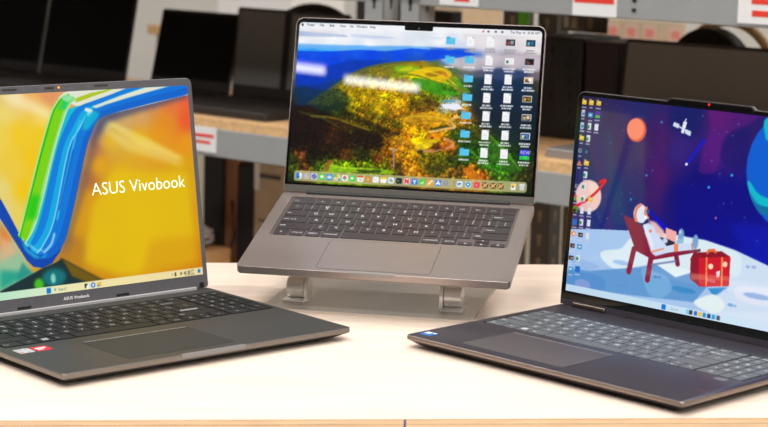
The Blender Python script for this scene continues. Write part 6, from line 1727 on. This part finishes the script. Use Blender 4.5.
def shelf_label(s0, s1, z0, z1, bars, label):
    t = empty('shelf_label', label, 'label', at((s0 + s1) / 2, -.001, z0), (0, 0, SY), 'price labels on the rack beams')
    w = (s1 - s0) / 2
    obj('card', bx(-w, w, -.0012, 0, 0, z1 - z0), M['card_white'], t)
    for a, b, c_, d_ in bars: obj('red_stripe', bx(a, b, -.0018, -.0012, c_, d_), M['red_ink'], t)
shelf_label(-.530, -.449, -.050, .002, [(-.028, .034, .030, .037), (-.028, .024, .017, .023)], 'white price label with two red lines on the left lower beam')
shelf_label(.121, .210, .284, .340, [(-.01, .025, .008, .016)], 'white price label on the upper beam above the middle laptop')
shelf_label(.415, .506, .2815, .345, [(-.042, .040, .022, .036)], 'white price label with one broad red stripe, upper beam')
shelf_label(.740, .845, .286, .345, [(-.028, .045, .032, .041), (-.026, .045, .012, .022)], 'white price label with two red stripes at the top right edge')

def dark_laptop(s0, s1, label, scr, lean=.2, lidh=.205, hinge_d=.29, depth=.24, seam=None, shell=None, th=.017):
    w = (s1 - s0) / 2
    t = empty('laptop', label, 'laptop', at((s0 + s1) / 2, hinge_d, .018), (0, 0, SY), 'display laptops on the rack')
    b = obj('base', plate(-w, w, -depth, .01, .008, .0, .017, .002), M[shell or ('charcoal' if scr != 'offscreen' else 'black')], t)
    kb_ = plate(-w + .015, w - .015, -.115, -.02, .003, .017, .0174, n=3)
    for r_ in range(5):
        for k in range(14): box(kb_, -w + .018 + k * (2 * w - .036) / 14, -w + .018 + (k + .88) * (2 * w - .036) / 14, -.111 + r_ * .0178, -.111 + r_ * .0178 + .0155, .0174, .0186)
    obj('keyboard', kb_, M['black2'], t)
    obj('touchpad', plate(-.05, .05, -depth + .02, -.13, .003, .017, .0173, n=3), M['black2'], t)
    l = obj('lid', upright(-w, w, .0003, lidh, (.003, .003, .007, .007), 0, .006, .0008), M['charcoal'], t, (0, 0, .017), (-lean, 0, 0))
    dm = upright(-w + .006, w - .006, .024, lidh - .007, .001, -.0006, .0)
    if seam: box(dm, seam[0], seam[1], -.0009, -.0006, .024, lidh - .007, 1)
    obj('display', dm, [M[scr], M['black2']], l)
    return t
dark_laptop(-1.66, -1.352, 'switched-off black laptop at the far left of the rack', 'offscreen', lidh=.198)
dark_laptop(-1.346, -1.040, 'switched-off black laptop, tall lid, second from the left on the rack', 'offscreen', lidh=.215)
dark_laptop(-.955, -.700, 'switched-off dark laptop between the left and middle laptops, its lid edge catching light', 'offscreen', lean=.24, lidh=.182)
dark_laptop(-.690, -.36, 'dark laptop with a dull grey screen beside the silver brown laptop', 'greyscreen', lean=.1, lidh=.196, seam=(-.02, .0))
dark_laptop(.330, .70, 'dark laptop with a grey screen on the right rack above the slate laptop', 'greyscreen', lean=.12, lidh=.19, shell='silver_shell')

# things between and behind the display laptops
def thing(name, bm, m, label, cat, s, d, z, group=None, smooth=None):
    o = obj(name, bm, m, None, at(s, d, z), (0, 0, SY), smooth); return tag(o, label, cat, group)
lp = [(.145 * math.cos(a) , 0, .205 * math.sin(a) ** .55 + .006) for a in np.linspace(.02, math.pi - .02, 26)]
thing('cable_loop', tube(bmesh.new(), lp, .012), M['black'], 'thick black cable arching over the dull grey screen', 'cable', -.575, .44, .018, smooth=50)
thing('carton', bx(-.055, .055, 0, .04, 0, .225, bev=.002), M['black2'], 'black carton behind the top edge of the middle laptop', 'box', -.23, .42, .018)
thing('folder', bx(-.010, .010, 0, .012, 0, .245, bev=.001), M['green'], 'bright green folder upright behind the middle laptop', 'folder', .003, .43, .018)
bk = bx(-.055, .055, 0, .14, 0, .200, bev=.006)
for k in range(6):
    for j in (-1, 1): cylx(bk, 0, .003, 0, 0, .001) if False else box(bk, j * .022 - .007, j * .022 + .007, -.002, .002, .02 + k * .029, .034 + k * .029, bev=.001)
thing('speaker_box', bk, M['black'], 'black studded box on the right rack beside the slotted post', 'box', .185, .30, .018)
thing('storage_case', bx(-.037, .037, 0, .14, 0, .196, bev=.004), M['plum'], 'plum black case right of the black studded box', 'case', .283, .30, .018)
ap = bmesh.new(); n_ = 24
arc = [(.115 * math.cos(a), .228 * math.sin(a) ** .8 if a not in (0,) else 0) for a in np.linspace(0, math.pi, n_)]
loft(ap, [[(x, y, max(z, 0)) for x, z in arc] for y in (0, .04)]); bmesh.ops.recalc_face_normals(ap, faces=ap.faces[:])
t = empty('arched_case', 'black round-topped case with cream trim behind the right grey screen', 'case', at(.44, .42, .018), (0, 0, SY))
obj('shell', ap, M['black'], t, smooth=40)
obj('trim', tube(bmesh.new(), [(x * 1.12 + .022, .05, max(z, 0) * 1.02 + .008) for x, z in arc[1:-1]], .010), mat('cream trim', (200, 180, 140), .7, noise=.1), t, smooth=50)

# far low cabinet against the wall with boxes on it
cab = empty('storage_cabinet', 'beige low cabinet far behind the racks', 'cabinet', at(-.75, 1.55, -.9), (0, 0, SY))
obj('body', bx(-1.5, 1.5, 0, .4, .05, .93, bev=.004), M['beige'], cab)
obj('top', bx(-1.52, 1.52, -.02, .42, .93, .96), M['tan'], cab)
for k in range(4):
    d_ = obj('door', bx(-1.48 + k * .745, -1.48 + k * .745 + .73, -.016, 0, .08, .91, bev=.002), M['beige'], cab); obj('handle', bx(.0, .012, -.02, 0, 0, .12), M['steel_dark'], d_, (-1.48 + k * .745 + .68, -.016, .5))
obj('plinth', bx(-1.48, 1.48, .03, .38, 0, .05), M['steel_dark'], cab)
thing('carton', bx(-.16, .16, 0, .25, 0, .24, bev=.003), M['card_white'], 'pale carton on the far cabinet above the left gap', 'box', -1.86, 1.60, .06)
thing('carton', bx(-.08, .08, 0, .2, 0, .20, bev=.003), M['charcoal'], 'dark grey carton between two pale cartons on the far cabinet', 'box', -1.36, 1.60, .06)
thing('carton', bx(-.10, .10, 0, .2, 0, .17, bev=.003), M['cardboard'], 'brownish carton on the far cabinet right of the dark carton', 'box', -1.14, 1.60, .06)
pb = empty('display_board', 'tan board with four cream and pink cards under the upper beam', 'board', at(-.40, 1.60, .06), (0, 0, SY))
obj('backing', bx(-.18, .09, 0, .015, 0, .115), M['cardboard'], pb)
for k in range(4):
    x = -.146 + k * .058 + (.022 if k == 3 else 0)
    cd = obj('card', bx(x, x + .042, -.003, 0, .062, .105), M['pinkcard'], pb); obj('pink_print', bx(x + .008, x + .034, -.004, -.003, .072, .094), M['pinkink'], cd)

# things on the bottom shelf under the left beam
ZS = -.542
thing('computer_tower', bx(-.031, .031, 0, .16, 0, .44, bev=.004), M['black'], 'black upright tower under the left beam, left of the brown plank', 'computer', -.745, .29, ZS)
thing('computer_tower', bx(-.026, .026, 0, .16, 0, .42, bev=.004), M['black2'], 'black upright tower under the left beam, right of the brown plank', 'computer', -.643, .29, ZS)
thing('wooden_plank', bx(-.021, .021, 0, .03, 0, .46), M['brownwood'], 'brown wooden plank standing between two black towers', 'plank', -.693, .30, ZS)
cb = empty('cardboard_box', 'grey brown cardboard box with dark print left of the middle laptop', 'box', at(-.50, .29, ZS), (0, 0, SY))
obj('carton', bx(-.115, .115, 0, .15, 0, .43, bev=.003), M['cardboard'], cb)
pp = bmesh.new()
for k in range(5): box(pp, -.098 + k * .013, -.088 + k * .013, -.0012, 0, .398, .408)
for k in range(7): box(pp, -.10, -.04 - (k % 3) * .012, -.0012, 0, .300 - k * .022, .304 - k * .022)
obj('printed_text', pp, M['charcoal'], cb)
obj('tape', bx(-.113, -.098, -.0015, 0, .37, .43), M['card_white'], cb)
thing('cardboard_box', bx(-.075, .075, 0, .10, 0, .235, bev=.003), M['tan'], 'small tan box carrying a tangle of grey cable', 'box', -.73, .16, ZS)
tb = bmesh.new(); random.seed(3)
for k in range(7):
    cx_, cz_, rr_ = random.uniform(-.045, .045), random.uniform(.012, .05), random.uniform(.022, .040)
    tube(tb, [(cx_ + rr_ * math.cos(a) * 1.2, .05 + random.uniform(-.02, .02) + .02 * math.sin(a * 2 + k), max(cz_ + rr_ * .7 * math.sin(a), .005)) for a in np.linspace(0, 6.6, 20)], .0045, 7)
thing('cable_bundle', tb, M['cable_grey'], 'tangle of grey cable on the small tan box under the left beam', 'cable', -.73, .16, ZS + .235, smooth=60)
tb = tube(bmesh.new(), [(0, 0, .0), (.01, 0, .08), (-.005, -.004, .16), (.012, 0, .22), (.004, .0, .30)], .004, 8)
thing('power_cable', tb, M['black'], 'thin black cable hanging in front of the brown plank', 'cable', -.672, .275, ZS + .04, smooth=60)

# ------------------------------------------------------------------ world, camera, view
w = bpy.data.worlds.new('World'); scene.world = w; w.use_nodes = True
w.node_tree.nodes['Background'].inputs['Color'].default_value = (.8, .8, .8, 1); w.node_tree.nodes['Background'].inputs['Strength'].default_value = .2
cam = bpy.data.cameras.new('Camera'); co = bpy.data.objects.new('Camera', cam); COL.objects.link(co)
pitch, roll = .1594245, .025419
fw = Vector((0, math.cos(pitch), -math.sin(pitch))); up = Vector((0, math.sin(pitch), math.cos(pitch))); rt = Vector((1, 0, 0))
r2 = math.cos(roll) * rt + math.sin(roll) * up; u2 = -math.sin(roll) * rt + math.cos(roll) * up
m = Matrix((r2, u2, -fw)).transposed().to_4x4(); m.translation = (0, 0, .4607609)
co.matrix_world = m
cam.sensor_width = 36; cam.sensor_fit = 'HORIZONTAL'; cam.lens = 1912.375 / 768 * 36
cam.clip_start = .05; cam.clip_end = 60
cam.dof.use_dof = True; cam.dof.focus_distance = 2.12; cam.dof.aperture_fstop = 9.5
scene.camera = co
vs = scene.view_settings
vs.view_transform = 'Standard'; vs.look = 'None'; vs.exposure = 0.0; vs.gamma = 1.0; vs.use_curve_mapping = False
